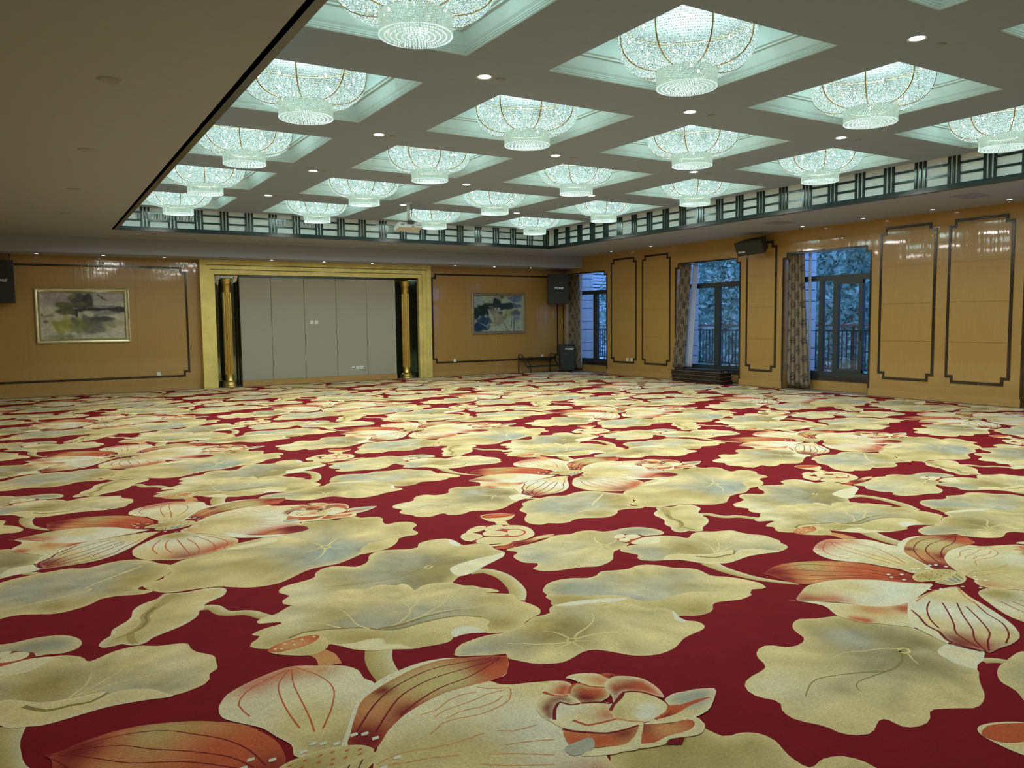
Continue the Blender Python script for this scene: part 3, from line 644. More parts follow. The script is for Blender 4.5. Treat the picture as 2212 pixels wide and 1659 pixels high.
('s',[(694,2382),(575,2277),(508,2171)],20,12,'S'),
('s',[(693,2395),(602,2304)],20,12,'S'),
('f',[(677,2502),(788,2504),(954,2544),(952,2500),(873,2436),(785,2407),(707,2416),(671,2450)],'G','C',30,[(802,2457,60,'B')],1),
('s',[(663,2486),(698,2452)],8,8,'k'),
('s',[(694,2491),(718,2443)],8,8,'k'),
('s',[(746,2494),(731,2430)],8,8,'k'),
('s',[(799,2497),(763,2428)],8,8,'k'),
('s',[(858,2510),(804,2431)],8,8,'k'),
('s',[(907,2517),(857,2447)],8,8,'k'),
('f',[(660,2627),(712,2644),(817,2650),(895,2632),(947,2597),(959,2546),(874,2512),(720,2506),(644,2531),(605,2556),(616,2592)],'G','C',30,[(728,2582,80,'O')],1),
('f',[(677,2615),(693,2618),(688,2608),(672,2605)],'R','R',10,[],0),
('f',[(731,2619),(746,2622),(741,2612),(726,2609)],'R','R',10,[],0),
('f',[(785,2623),(801,2626),(795,2616),(780,2613)],'R','R',10,[],0),
('f',[(829,2621),(845,2624),(840,2614),(824,2611)],'R','R',10,[],0),
('f',[(875,2604),(891,2607),(885,2597),(869,2594)],'R','R',10,[],0),
('f',[(916,2585),(932,2588),(926,2578),(910,2575)],'R','R',10,[],0),
('f',[(652,2581),(667,2584),(662,2574),(647,2571)],'R','R',10,[],0),
('f',[(707,2583),(722,2586),(717,2576),(702,2573)],'R','R',10,[],0),
('f',[(766,2583),(782,2586),(777,2576),(761,2573)],'R','R',10,[],0),
('f',[(816,2576),(831,2579),(826,2570),(810,2567)],'R','R',10,[],0),
('f',[(855,2564),(871,2567),(865,2557),(850,2554)],'R','R',10,[],0),
('f',[(905,2557),(921,2560),(916,2551),(900,2548)],'R','R',10,[],0),
('f',[(684,2547),(699,2550),(694,2541),(679,2538)],'R','R',10,[],0),
('f',[(742,2547),(758,2550),(752,2540),(737,2538)],'R','R',10,[],0),
('f',[(802,2547),(817,2549),(812,2540),(796,2537)],'R','R',10,[],0),
('f',[(568,2731),(593,2733),(591,2716),(565,2714)],'W','W',10,[],1),
('f',[(535,2690),(560,2692),(558,2675),(533,2674)],'W','W',10,[],1),
('f',[(631,2690),(657,2691),(654,2674),(628,2673)],'W','W',10,[],1),
('f',[(554,2625),(578,2626),(576,2610),(551,2609)],'W','W',10,[],1),
('f',[(927,2699),(955,2701),(951,2683),(923,2682)],'W','W',10,[],1),
('f',[(963,2683),(991,2685),(987,2668),(960,2666)],'W','W',10,[],1),
('f',[(985,2633),(1012,2635),(1008,2618),(981,2616)],'W','W',10,[],1),
('f',[(783,2719),(809,2720),(806,2703),(780,2702)],'W','W',10,[],1),
('f',[(812,2699),(839,2701),(836,2684),(809,2682)],'W','W',10,[],1),
('f',[(853,2673),(880,2674),(877,2657),(850,2656)],'W','W',10,[],1),
('f',[(736,2682),(762,2683),(759,2667),(733,2665)],'W','W',10,[],1),
('f',[(1002,2473),(1029,2474),(1025,2458),(998,2457)],'W','W',10,[],1),
('f',[(940,2438),(966,2439),(962,2424),(936,2423)],'W','W',10,[],1),
('f',[(895,2404),(921,2405),(918,2389),(892,2389)],'W','W',10,[],1),
('f',[(925,2370),(951,2370),(947,2355),(921,2355)],'W','W',10,[],1),
('f',[(855,2385),(881,2386),(877,2371),(852,2370)],'W','W',10,[],1),
('f',[(578,2422),(602,2423),(600,2408),(576,2408)],'W','W',10,[],1),
('f',[(649,2383),(673,2384),(671,2369),(646,2368)],'W','W',10,[],1),
('f',[(601,2396),(625,2396),(623,2382),(599,2381)],'W','W',10,[],1),
('f',[(514,2452),(538,2453),(536,2438),(512,2437)],'W','W',10,[],1),
('f',[(777,2316),(801,2317),(798,2302),(774,2302)],'W','W',10,[],1),
('f',[(714,2381),(739,2381),(736,2366),(712,2366)],'W','W',10,[],1),
('f',[(549,2501),(573,2502),(571,2486),(546,2485)],'W','W',10,[],1),
('f',[(517,2386),(540,2387),(538,2372),(515,2372)],'W','W',10,[],1),
('f',[(1792,2656),(1832,2630),(1836,2583),(1768,2517),(1723,2547),(1707,2599),(1754,2646)],'C','L',30,[(1805,2569,50,'R'),(1765,2541,50,'R')],1),
('f',[(1782,2530),(1821,2570),(1869,2584),(1892,2536),(1936,2496),(1909,2427),(1833,2409),(1778,2439),(1766,2477)],'O','C',40,[(1866,2487,80,'R'),(1811,2449,80,'M'),(1911,2491,60,'R')],1),
('f',[(1853,2652),(1888,2664),(1934,2652),(1991,2610),(2005,2549),(1991,2517),(1939,2500),(1892,2536),(1878,2590),(1865,2632)],'C','L',40,[(1970,2554,60,'S')],1),
('f',[(1996,2601),(2030,2595),(2048,2561),(2005,2542)],'R','R',20,[(2025,2553,30,'M')],1),
('f',[(1948,2511),(2025,2553),(2082,2526),(2119,2476),(2121,2400),(2103,2336),(2074,2299),(2037,2367),(1976,2417),(1883,2362),(1916,2423)],'C','L',40,[(1954,2431,100,'R'),(2043,2406,100,'M'),(2096,2372,90,'R'),(1921,2409,60,'M'),(2091,2398,80,'R')],1),
('f',[(1661,2575),(1699,2572),(1750,2542),(1781,2499),(1775,2441),(1734,2447),(1717,2488),(1671,2457),(1621,2384),(1593,2392),(1594,2457),(1609,2506)],'C','L',40,[(1661,2463,60,'M'),(1719,2497,50,'M'),(1629,2416,50,'M')],1),
('f',[(1657,2447),(1681,2471),(1711,2486),(1736,2450),(1798,2431),(1846,2406),(1876,2366),(1830,2269),(1791,2271),(1713,2284),(1693,2296),(1672,2347),(1620,2389)],'C','L',50,[(1803,2286,80,'R'),(1693,2424,100,'W'),(1701,2333,80,'C')],1),
('f',[(1974,2418),(2021,2393),(2052,2347),(2059,2280),(2045,2238),(2003,2207),(1932,2186),(1886,2197),(1845,2232),(1817,2273),(1838,2331),(1889,2368),(1931,2382)],'C','C',40,[(1969,2257,60,'W'),(1857,2309,80,'G'),(1930,2225,50,'W')],1),
('f',[(1605,2312),(1636,2270),(1677,2236),(1722,2202),(1784,2189),(1857,2187),(1807,2140),(1737,2108),(1667,2132),(1617,2156),(1596,2190),(1562,2219)],'S','S',30,[(1768,2199,80,'M'),(1667,2161,80,'R'),(1577,2227,80,'R')],1),
('f',[(1541,2208),(1596,2215),(1654,2212),(1641,2170),(1606,2142),(1576,2138),(1532,2146),(1523,2176)],'B','B',30,[],1),
('f',[(1878,2188),(1951,2137),(2035,2127),(2057,2106),(2036,2074),(1976,2054),(1887,2067),(1821,2059),(1767,2081),(1809,2122)],'R','R',20,[(1873,2159,60,'M'),(1934,2103,80,'S')],1),
('f',[(2035,2127),(2078,2116),(2072,2078),(2058,2050),(1995,2020),(1887,2051),(1847,2034),(1787,2048),(1748,2064),(1769,2084),(1824,2063),(1891,2071),(1983,2061),(2031,2077),(2050,2106)],'C','L',30,[],1),
('f',[(1866,2191),(1879,2187),(1823,2130),(1751,2062),(1692,2076),(1643,2084),(1554,2132),(1632,2140),(1720,2111),(1772,2124),(1817,2151)],'L','C',30,[],1),
('f',[(1600,2402),(1649,2375),(1682,2334),(1693,2290),(1745,2275),(1818,2261),(1865,2226),(1883,2188),(1787,2192),(1726,2207),(1680,2240),(1626,2283),(1606,2320)],'L','C',30,[],1),
('f',[(2074,2286),(2136,2304),(2194,2294),(2242,2284),(2307,2250),(2299,2232),(2240,2185),(2162,2135),(2081,2119),(2014,2127),(1955,2142),(1879,2183),(1938,2187),(2015,2208),(2054,2243)],'C','L',40,[(2165,2264,120,'B'),(2207,2248,80,'B')],1),
('f',[(2048,2237),(2102,2220),(2178,2219),(2238,2202),(2121,2195),(2028,2176),(1935,2186),(2006,2204)],'R','R',20,[(1981,2182,50,'M')],1),
('s',[(1838,2331),(1866,2353),(1889,2368),(1937,2389),(1974,2418)],24,16,'M'),
('s',[(1616,2387),(1657,2447),(1685,2473),(1713,2489),(1735,2448),(1774,2440)],24,16,'M'),
('s',[(1886,2365),(1930,2393),(1978,2420),(2024,2397),(2042,2373),(2060,2331),(2074,2299)],24,16,'M'),
('s',[(1604,2317),(1625,2282),(1677,2236),(1723,2203),(1784,2189),(1856,2186)],24,16,'M'),
('s',[(1782,2530),(1821,2570),(1869,2584),(1892,2536),(1936,2496)],24,16,'R'),
('s',[(1707,2599),(1723,2547),(1768,2517)],24,16,'R'),
('s',[(1778,2439),(1834,2411),(1872,2374)],24,16,'M'),
('s',[(1672,2347),(1692,2295),(1712,2283),(1790,2270),(1827,2266)],24,16,'R'),
('s',[(1817,2273),(1845,2232),(1886,2197)],24,16,'S'),
('s',[(1935,2186),(2012,2205),(2054,2243)],24,16,'R'),
('f',[(1849,2033),(1890,2049),(1937,2029),(1897,2003)],'F','F',10,[],0)
]


def smooth_closed(P, step):
    n = len(P)
    out = []
    for i in range(n):
        p0, p1, p2, p3 = P[i - 1], P[i], P[(i + 1) % n], P[(i + 2) % n]
        m = max(1, min(8, int(np.linalg.norm(p2 - p1) / step)))
        for k in range(m):
            t = k / m
            out.append(0.5 * ((2 * p1) + (p2 - p0) * t + (2 * p0 - 5 * p1 + 4 * p2 - p3) * t * t + (3 * p1 - p0 - 3 * p2 + p3) * t ** 3))
    return np.array(out)


def smooth_open(P, step):
    n = len(P)
    out = []
    for i in range(n - 1):
        p0, p1, p2, p3 = P[max(i - 1, 0)], P[i], P[i + 1], P[min(i + 2, n - 1)]
        m = max(2, min(10, int(np.linalg.norm(p2 - p1) / step)))
        for k in range(m):
            t = k / m
            out.append(0.5 * ((2 * p1) + (p2 - p0) * t + (2 * p0 - 5 * p1 + 4 * p2 - p3) * t * t + (3 * p1 - p0 - 3 * p2 + p3) * t ** 3))
    out.append(P[-1])
    return np.array(out)


def fill_shape(P, base, edge, ew, spots, sm):
    area = abs(0.5 * np.sum(P[:, 0] * np.roll(P[:, 1], -1) - P[:, 1] * np.roll(P[:, 0], -1)))
    g = min(0.055, max(0.012, math.sqrt(area) / 15))
    out = smooth_closed(P, max(0.012, g * 0.5)) if sm and len(P) > 3 else P
    lo, hi = out.min(0), out.max(0)
    gx = np.arange(lo[0] + g / 2, hi[0], g)
    gy = np.arange(lo[1] + g / 2, hi[1], g)
    pts = []
    ax, ay = out[:, 0], out[:, 1]
    bx, by = np.roll(ax, -1), np.roll(ay, -1)
    for j, y in enumerate(gy):
        for x in gx:
            x = x + (g / 2 if j % 2 else 0)
            c = ((ay > y) != (by > y)) & (x < (bx - ax) * (y - ay) / (by - ay + 1e-12) + ax)
            if c.sum() % 2 and np.min((ax - x) ** 2 + (ay - y) ** 2) > (g * 0.45) ** 2:
                pts.append((x, y))
    vs = [Vector((float(p[0]), float(p[1]))) for p in out] + [Vector((float(p[0]), float(p[1]))) for p in pts]
    n = len(out)
    r = delaunay_2d_cdt(vs, [], [list(range(n))], 1, 1e-5)
    V = np.array([(v.x, v.y) for v in r[0]])
    F = [tuple(f) for f in r[2]]
    tris = []
    for f in F:
        for k in range(1, len(f) - 1):
            tris.append((f[0], f[k], f[k + 1]))
    col = np.tile(PALL[base], (len(V), 1))
    d = np.min((V[:, None, 0] - ax[None]) ** 2 + (V[:, None, 1] - ay[None]) ** 2, axis=1) ** 0.5
    for (sx, sy, sr, k) in spots:
        w = np.exp(-1.3 * ((V[:, 0] - sx / 1000) ** 2 + (V[:, 1] - sy / 1000) ** 2) / (sr / 1000) ** 2)
        w = np.clip(w * (1.15 if isinstance(sx, int) else .45), 0, 1)[:, None]
        col = col * (1 - w) + PALL[k] * w
    if base in 'OG' and area > 0.25 and spots:      # fine radial streaks running out from the heart of the leaf
        ang_ = np.arctan2(V[:, 1] - spots[0][1] / 1000, V[:, 0] - spots[0][0] / 1000)
        rad_ = np.hypot(V[:, 1] - spots[0][1] / 1000, V[:, 0] - spots[0][0] / 1000)
        st = .5 * np.sin(13 * ang_ + 3 * rad_) + .35 * np.sin(23 * ang_ + 1.3) + .3 * np.sin(7 * ang_ + 5 * rad_ + 2)
        col = col * (1 + .13 * st * np.clip(rad_ / .15, 0, 1))[:, None]
    if ew > 0:
        w = np.clip(1 - d / ew, 0, 1)[:, None] ** 1.5 * (0.8 if base != edge else 0.35)
        col = col * (1 - w) + PALL[edge] * w
    return V, np.array(tris), col


def stroke_shape(P, w0, w1, k):
    Q = smooth_open(P, 0.04)
    t = np.gradient(Q, axis=0)
    t /= np.linalg.norm(t, axis=1)[:, None] + 1e-9
    nrm = np.stack([-t[:, 1], t[:, 0]], 1)
    w = np.linspace(w0, w1, len(Q))[:, None] / 2
    col = PALL[k]
    if k == 'G':          # stems: three strips, paler on one flank
        V = np.concatenate([Q + nrm * w, Q, Q - nrm * w])
        n = len(Q)
        T = []
        for i in range(n - 1):
            for s in (0, n):
                T += [(s + i, s + i + 1, s + n + i), (s + n + i, s + i + 1, s + n + i + 1)]
        C = np.concatenate([np.tile(PALL['L'] * 0.9, (n, 1)), np.tile(PALL['G'], (n, 1)), np.tile(PALL['O'], (n, 1))])
        return V, np.array(T), C
    V = np.concatenate([Q + nrm * w, Q - nrm * w])
    n = len(Q)
    T = []
    for i in range(n - 1):
        T += [(i, i + 1, n + i), (n + i, i + 1, n + i + 1)]
    return V, np.array(T), np.tile(col, (2 * n, 1))


def build_carpet():
    tv, tt, tcx = [], [], []
    off = 0
    rs = np.random.RandomState(17)
    for li, s in enumerate(CARPET):
        P = np.array(s[1], float) / 1000
        if s[0] == 'f':
            sp = list(s[5])
            ar = abs(0.5 * np.sum(P[:, 0] * np.roll(P[:, 1], -1) - P[:, 1] * np.roll(P[:, 0], -1)))
            if s[2] in 'OG' and ar > 0.25:        # soft mottling of the big leaves
                lo, hi = P.min(0), P.max(0)
                for _ in range(int(14 * ar) + 6):
                    sp.append((rs.uniform(lo[0], hi[0]) * 1000, rs.uniform(lo[1], hi[1]) * 1000, rs.uniform(60, 150), 'CODGLB'[rs.randint(6)]))
            V, T, Cc = fill_shape(P, s[2], s[3], s[4] / 1000, sp, s[6])
        else:
            V, T, Cc = stroke_shape(P, s[2] / 1000 * (1 if s[4] in 'GSCO' and s[2] > 50 else .6), s[3] / 1000 * (1 if s[4] in 'GSCO' and s[2] > 50 else .6), s[4])
        if len(T) == 0: continue
        z = np.full((len(V), 1), 0.0004 + li * 0.000014)
        tv.append(np.concatenate([V, z], 1))
        tt.append(T + off)
        tcx.append(Cc)
        off += len(V)
    tv, tt, tcx = np.concatenate(tv), np.concatenate(tt), np.concatenate(tcx)
    AV = [np.array([(CX0, CY0, 0), (CX1, CY0, 0), (CX1, CY1, 0), (CX0, CY1, 0)], float)]
    AT = [np.array([(0, 1, 2), (0, 2, 3)])]
    AC = [np.tile(PALL['F'], (4, 1))]
    off = 4
    for i in range(-3, 6):
        for j in range(-3, 8):
            sh = i * LA + j * LB
            v = tv.copy()
            v[:, :2] += sh
            ins = (v[:, 0] > CX0) & (v[:, 0] < CX1) & (v[:, 1] > CY0) & (v[:, 1] < CY1)
            keep = ins[tt].any(axis=1)
            if not keep.any(): continue
            t = tt[keep]
            used = np.unique(t)
            mp = np.full(len(v), -1)
            mp[used] = np.arange(len(used))
            v = v[used]
            v[:, 0] = np.clip(v[:, 0], CX0, CX1)
            v[:, 1] = np.clip(v[:, 1], CY0, CY1)
            AV.append(v)
            AT.append(mp[t] + off)
            AC.append(tcx[used])
            off += len(used)
    V, T, C_ = np.concatenate(AV), np.concatenate(AT), np.concatenate(AC)
    # make every face look up
    a, b, c = V[T[:, 0]], V[T[:, 1]], V[T[:, 2]]
    flip = ((b[:, 0] - a[:, 0]) * (c[:, 1] - a[:, 1]) - (b[:, 1] - a[:, 1]) * (c[:, 0] - a[:, 0])) < 0
    T[flip] = T[flip][:, ::-1]
    me = bpy.data.meshes.new('carpet')
    me.vertices.add(len(V))
    me.vertices.foreach_set('co', V.astype(np.float32).ravel())
    me.loops.add(len(T) * 3)
    me.loops.foreach_set('vertex_index', T.astype(np.int32).ravel())
    me.polygons.add(len(T))
    me.polygons.foreach_set('loop_start', np.arange(0, len(T) * 3, 3, dtype=np.int32))
    me.polygons.foreach_set('loop_total', np.full(len(T), 3, np.int32))
    me.update(calc_edges=True)
    at = me.color_attributes.new('Col', 'FLOAT_COLOR', 'POINT')
    at.data.foreach_set('color', np.concatenate([C_, np.ones((len(C_), 1))], 1).astype(np.float32).ravel())
    me.materials.append(M['carpet'])
    o = link('carpet', me, floor)
    o['label'] = 'red carpet woven with cream lotus leaves and flowers'
    print('carpet tris', len(T))
    return o


build_carpet()

# ================================================================== WALLS
INW = 0.045
wall_right = MB()
WT = 0.30
OPEN = [(4.63, 6.73), (9.49, 11.55), (12.75, 14.85), (17.60, 19.70)]
ZO, NT = 2.845, 0.10
ys = [Y0 - .3]
for a, b in OPEN:
    wall_right.box(X1, X1 + WT, ys[-1], a, 0, HS)
    ys.append(b)
    wall_right.box(X1, X1 + WT, a, b, ZO, HS)
    wall_right.box(X1, X1 + WT, a, a + NT, ZO - NT, ZO)
    wall_right.box(X1, X1 + WT, b - NT, b, ZO - NT, ZO)
wall_right.box(X1, X1 + WT, ys[-1], Y1 + .6, 0, HS)
wall_right = struct(wall_right.build('wall_right', M['wood']))


def inlay_rect(parent, plane, pos, u0, u1, z0, z1, nt=0.10, w=INW, open_bottom=False):
    """dark strip frame with stepped corners, lying on a wall; plane 'x' (u = y) or 'y' (u = x)"""
    pts = [(u0 + nt, z0), (u1 - nt, z0), (u1 - nt, z0 + nt), (u1, z0 + nt), (u1, z1 - nt), (u1 - nt, z1 - nt), (u1 - nt, z1), (u0 + nt, z1), (u0 + nt, z1 - nt), (u0, z1 - nt), (u0, z0 + nt), (u0 + nt, z0 + nt)]
    if open_bottom:
        pts = [(u0, z0), (u0, z1 - nt), (u0 + nt, z1 - nt), (u0 + nt, z1), (u1 - nt, z1), (u1 - nt, z1 - nt), (u1, z1 - nt), (u1, z0)]
    n = len(pts)
    for i in range(n if not open_bottom else n - 1):
        (a, c), (b, d) = pts[i], pts[(i + 1) % n]
        lo_u, hi_u, lo_z, hi_z = min(a, b), max(a, b), min(c, d), max(c, d)
        if hi_u - lo_u > hi_z - lo_z:
            lo_u -= w / 2; hi_u += w / 2; lo_z -= w / 2; hi_z += w / 2
        else:
            lo_u -= w / 2; hi_u += w / 2; lo_z += w / 2; hi_z -= w / 2
        m = MB()
        if plane == 'x': m.box(pos - 0.012, pos, lo_u, hi_u, lo_z, hi_z)
        else: m.box(lo_u, hi_u, pos - 0.012, pos, lo_z, hi_z)
        m.build('inlay_strip', M['inlay'], parent)


PANELS = [(16.33, 17.41), (15.03, 16.11), (11.72, 12.57), (8.21, 9.30), (6.91, 8.00)]
for a, b in PANELS:
    inlay_rect(wall_right, 'x', X1, a + .022, b - .022, 0.35, 3.135)
    zz = [0.38, 1.05, 1.74, 2.43, 3.11]
    for k in range(4):
        y_a, y_b = a + .05, b - .05
        q = MB()
        if k == 0:
            q.prism([(y_a + .1, zz[0]), (y_b - .1, zz[0]), (y_b - .1, zz[0] + .1), (y_b, zz[0] + .1), (y_b, zz[1] - .003), (y_a, zz[1] - .003), (y_a, zz[0] + .1), (y_a + .1, zz[0] + .1)], 'x', X1 - .010, X1)
        elif k == 3:
            q.prism([(y_a, zz[3] + .003), (y_b, zz[3] + .003), (y_b, zz[4] - .1), (y_b - .1, zz[4] - .1), (y_b - .1, zz[4]), (y_a + .1, zz[4]), (y_a + .1, zz[4] - .1), (y_a, zz[4] - .1)], 'x', X1 - .010, X1)
        else:
            q.box(X1 - .010, X1, y_a, y_b, zz[k] + .003, zz[k + 1] - .003)
        q.build('veneer_panel', M['wood'], wall_right)
bb = MB()
prev = Y0
for a, b in OPEN:
    bb.box(X1 - 0.018, X1, prev, a, 0, 0.135)
    prev = b
struct(bb.build('baseboard_right', M['skirting']))
for a, b in OPEN:
    inlay_rect(wall_right, 'x', X1, a, b, 0.0, ZO + .01, NT, 0.035, True)

# far wall: two wood fields either side of the gilded alcove
GX0, GX1, IX0, IX1, GZ = 3.44, 9.33, 3.77, 8.98, 2.67
wf = MB()
wf.box(X0 - .3, GX0 + .05, Y1, Y1 + .2, 0, HS)
wf.box(GX1 - .05, X1, Y1, Y1 + .2, 0, HS)
wf.box(GX0, GX1, Y1, Y1 + .2, GZ, HS)
wf.box(GX0, GX1, Y1 + .52, Y1 + .6, 0, HS)
wall_far = struct(wf.build('wall_far', M['wood']))
inlay_rect(wall_far, 'y', Y1, -0.82, 3.15, 0.32, 2.80)
inlay_rect(wall_far, 'y', Y1, 9.43, 13.56, 0.38, 2.79)
for u0, u1, z0, z1, seams in ((-0.82, 3.15, 0.32, 2.80, (-0.02, 1.03, 2.08)), (9.43, 13.56, 0.38, 2.79, (10.45, 11.48, 12.52))):
    cuts = [u0 + .03] + list(seams) + [u1 - .03]
    for k in range(4):
        a = cuts[k] + (.10 if k == 0 else .003)
        b = cuts[k + 1] - (.10 if k == 3 else .003)
        MB().box(a, b, Y1 - .005, Y1, z0 + .03, z1 - .03).build('veneer_panel', M['wood'], wall_far)
struct(MB().box(X0, GX0 - .1, Y1 - .018, Y1, 0, .13).box(GX1, X1, Y1 - .018, Y1, 0, .13).build('baseboard_far', M['skirting']))

wall_left = struct(MB().box(X0 - .3, X0, Y0 - .3, Y1 + .2, 0, HS).build('wall_left', M['wood']))
wall_near = struct(MB().box(X0, X1, Y0 - .3, Y0, 0, HS).build('wall_near', M['wood']))

# ------------------------------------------------------------------ gilded alcove surround
alc = empty('alcove_surround', ((GX0 + GX1) / 2, Y1 - .15, 0))
tag(alc, 'stepped gold-leaf surround framing the grey fabric panel alcove', 'surround')
inv = Matrix.Translation(-Vector(alc.location))


def part(mb, name, mat, parent, **k):
    me = mb.mesh(name, mat, **k)
    me.transform(Matrix.Translation(-Vector(parent.location)))
    return link(name, me, parent)


FR = [(GX0, GX1, 3.0, 3.58, 9.19, 2.885, Y1 - .16), (3.58, 9.19, 2.885, 3.68, 9.08, 2.78, Y1 - .135), (3.68, 9.08, 2.78, IX0, IX1, GZ, Y1 - .11)]
for (a, b, z, c, d, z2, y) in FR:
    m = MB().box(a, c, y, Y1, 0, z).box(d, b, y, Y1, 0, z).box(c, d, y, Y1, z2, z)
    part(m, 'gilded_band', M['gold'], alc)
for s in (0, 1):   # dark strips standing in for shadow lines under the stepped bands
    a, b, z, c, d, z2, y = FR[s]
    g = .012
    part(MB().box(c - g, d + g, y - .002, y + .03, z2 - g / 2, z2 + g / 2), 'groove', M['ventdark'], alc)
# mirror niches
for (a, b, nm) in ((IX0, 4.34, 0), (8.34, IX1, 1)):
    m = MB()
    m.box(a, b, Y1 + .30, Y1 + .32, 0, GZ)
    m.box(a - .02, a, Y1, Y1 + .3, 0, GZ) if nm == 0 else m.box(b, b + .02, Y1, Y1 + .3, 0, GZ)
    part(m, 'mirror_lining', M['mirror'], alc)
part(MB().box(IX0, IX1, Y1, Y1 + .3, GZ, GZ + .02).box(4.34, 8.34, Y1 - .02, Y1 + .0, 2.615, GZ), 'dark_head', M['blackmirror'], alc)
# fabric wall of five panels
back = struct(MB().box(4.36, 8.32, Y1 - .0, Y1 + .30, 0, 2.61).build('wall_alcove', M['mirror']))
sm = [4.34, 5.08, 5.895, 6.715, 7.53, 8.34]
for k in range(5):
    MB().box(sm[k] + .004, sm[k + 1] - .004, Y1 - .03, Y1, .14, 2.612).build('fabric_panel', M['fabric'], back, bevel=.004)
struct(MB().box(4.34, 8.34, Y1 - .045, Y1, 0, .138).build('baseboard_alcove', M['skirting']))


def make_column(x):
    y = Y1 + .06
    t = empty('gilt_column', (x, y, 0))
    MB().lathe([(.17, 0), (.17, .03), (.15, .035), (.165, .05), (.165, .075), (.14, .085), (.15, .10), (.15, .12), (.115, .135), (.10, .16), (.10, .30)], 32).build('base', M['goldcol'], t, smooth=True)
    m = MB()
    n, nf = 96, 16
    zs = [.30, .315, 2.245, 2.26]
    base = len(m.v)
    for i, z in enumerate(zs):
        for k in range(n):
            a = 2 * math.pi * k / n
            fl = .013 * max(0, math.cos(nf * a)) ** .6 if i in (1, 2) else 0
            r = .102 - fl
            m.v.append((r * math.cos(a), r * math.sin(a), z))
    for i in range(3):
        for k in range(n):
            q = i * n
            m.f.append((q + k, q + (k + 1) % n, q + n + (k + 1) % n, q + n + k))
    m.build('fluted_shaft', M['goldcol'], t)
    MB().lathe([(.10, 2.26), (.10, 2.45), (.115, 2.46), (.115, 2.475), (.11, 2.48), (.125, 2.50), (.125, 2.54), (.135, 2.56), (.135, 2.585), (.0, 2.59)], 32).build('capital', M['goldcol'], t, smooth=True)
    return t


tag(make_column(4.06), 'fluted brass column in the mirror niche left of the fabric panel', 'column', 'alcove columns')
tag(make_column(8.66), 'fluted brass column in the mirror niche right of the fabric panel', 'column', 'alcove columns')
# plastic wrap left on top of the left column niche
m = MB()
random.seed(5)
for k in range(7):
    a = 3.80 + k * .07
    m.add([(a, Y1 - .05, 2.66), (a + .09, Y1 - .06, 2.65), (a + .06, Y1 - .03, 2.66 - .05 - .18 * (k in (0, 6)) * random.random() - .1 * (k in (0, 6))), (a - .01, Y1 - .02, 2.60 - .12 * (k in (0, 6)))], [(0, 1, 2, 3)])
w_ = m.build('plastic_wrap', film('wrap', (0.9, 0.95, 0.92, 1), 0.45, 0.15))
tag(w_, 'torn clear plastic wrap above the left brass column', 'plastic wrap')

# ================================================================== CEILING
cl = MB()
cl.box(X0 - .3, TX0, Y0 - .3, Y1 + .6, HS, HS + .08)
cl.box(TX1, X1 + .3, Y0 - .3, Y1 + .6, HS, HS + .08)
cl.box(TX0, TX1, Y0 - .3, TY0, HS, HS + .08)
cl.box(TX0, TX1, TY1, Y1 + .6, HS, HS + .08)
ceiling = struct(cl.build('ceiling', M['plaster']))
MB().box(X0, X1, YB, Y1 + .05, ZB, HS).build('bulkhead', M['plaster'], ceiling)
# tray field with square openings
FX0, FX1, FY0, FY1 = TX0 + .0, 11.30, TY0, 16.86
rows = range(-1, 5)
xs = [FX0]
for i in range(4):
    xs += [LX + i * SX - HA, LX + i * SX + HA]
xs.append(FX1)
yy = [FY0]
for j in rows:
    yy += [LY + j * SY - HA, LY + j * SY + HA]
yy.append(FY1)
fm = MB()
for a in range(len(xs) - 1):
    for b in range(len(yy) - 1):
        if a % 2 and b % 2: continue
        fm.add([(xs[a], yy[b], HC), (xs[a + 1], yy[b], HC), (xs[a + 1], yy[b + 1], HC), (xs[a], yy[b + 1], HC)], [(0, 3, 2, 1)])
fm.add([(FX1, FY0, HC), (FX1, FY1, HC), (FX1, FY1, HC + .07), (FX1, FY0, HC + .07)], [(0, 1, 2, 3)])
fm.add([(FX0, FY1, HC), (FX1, FY1, HC), (FX1, FY1, HC + .07), (FX0, FY1, HC + .07)], [(0, 1, 2, 3)])
fm.add([(FX1, FY0, HC + .07), (TX1 + .1, FY0, HC + .07), (TX1 + .1, TY1 + .1, HC + .07), (FX1, TY1 + .1, HC + .07)], [(0, 3, 2, 1)])
fm.add([(FX0, FY1, HC + .07), (FX1, FY1, HC + .07), (FX1, TY1 + .1, HC + .07), (FX0, TY1 + .1, HC + .07)], [(0, 3, 2, 1)])
fm.build('tray_field', M['field'], ceiling)


def ring(m, h0, z0, h1, z1):
    n = len(m.v)
    for h, z in ((h0, z0), (h1, z1)):
        m.v += [(-h, -h, z), (h, -h, z), (h, h, z), (-h, h, z)]
    for k in range(4):
        m.f.append((n + k, n + (k + 1) % 4, n + 4 + (k + 1) % 4, n + 4 + k))


def prof_mesh(name, prof, mat, top=None):
    m = MB()
    for (h0, z0), (h1, z1) in zip(prof[:-1], prof[1:]):
        ring(m, h0, z0, h1, z1)
    if top is not None:
        h, z = prof[-1]
        m.add([(-h, -h, z), (h, -h, z), (h, h, z), (-h, h, z)], [(0, 1, 2, 3)])
    return m.mesh(name, mat)


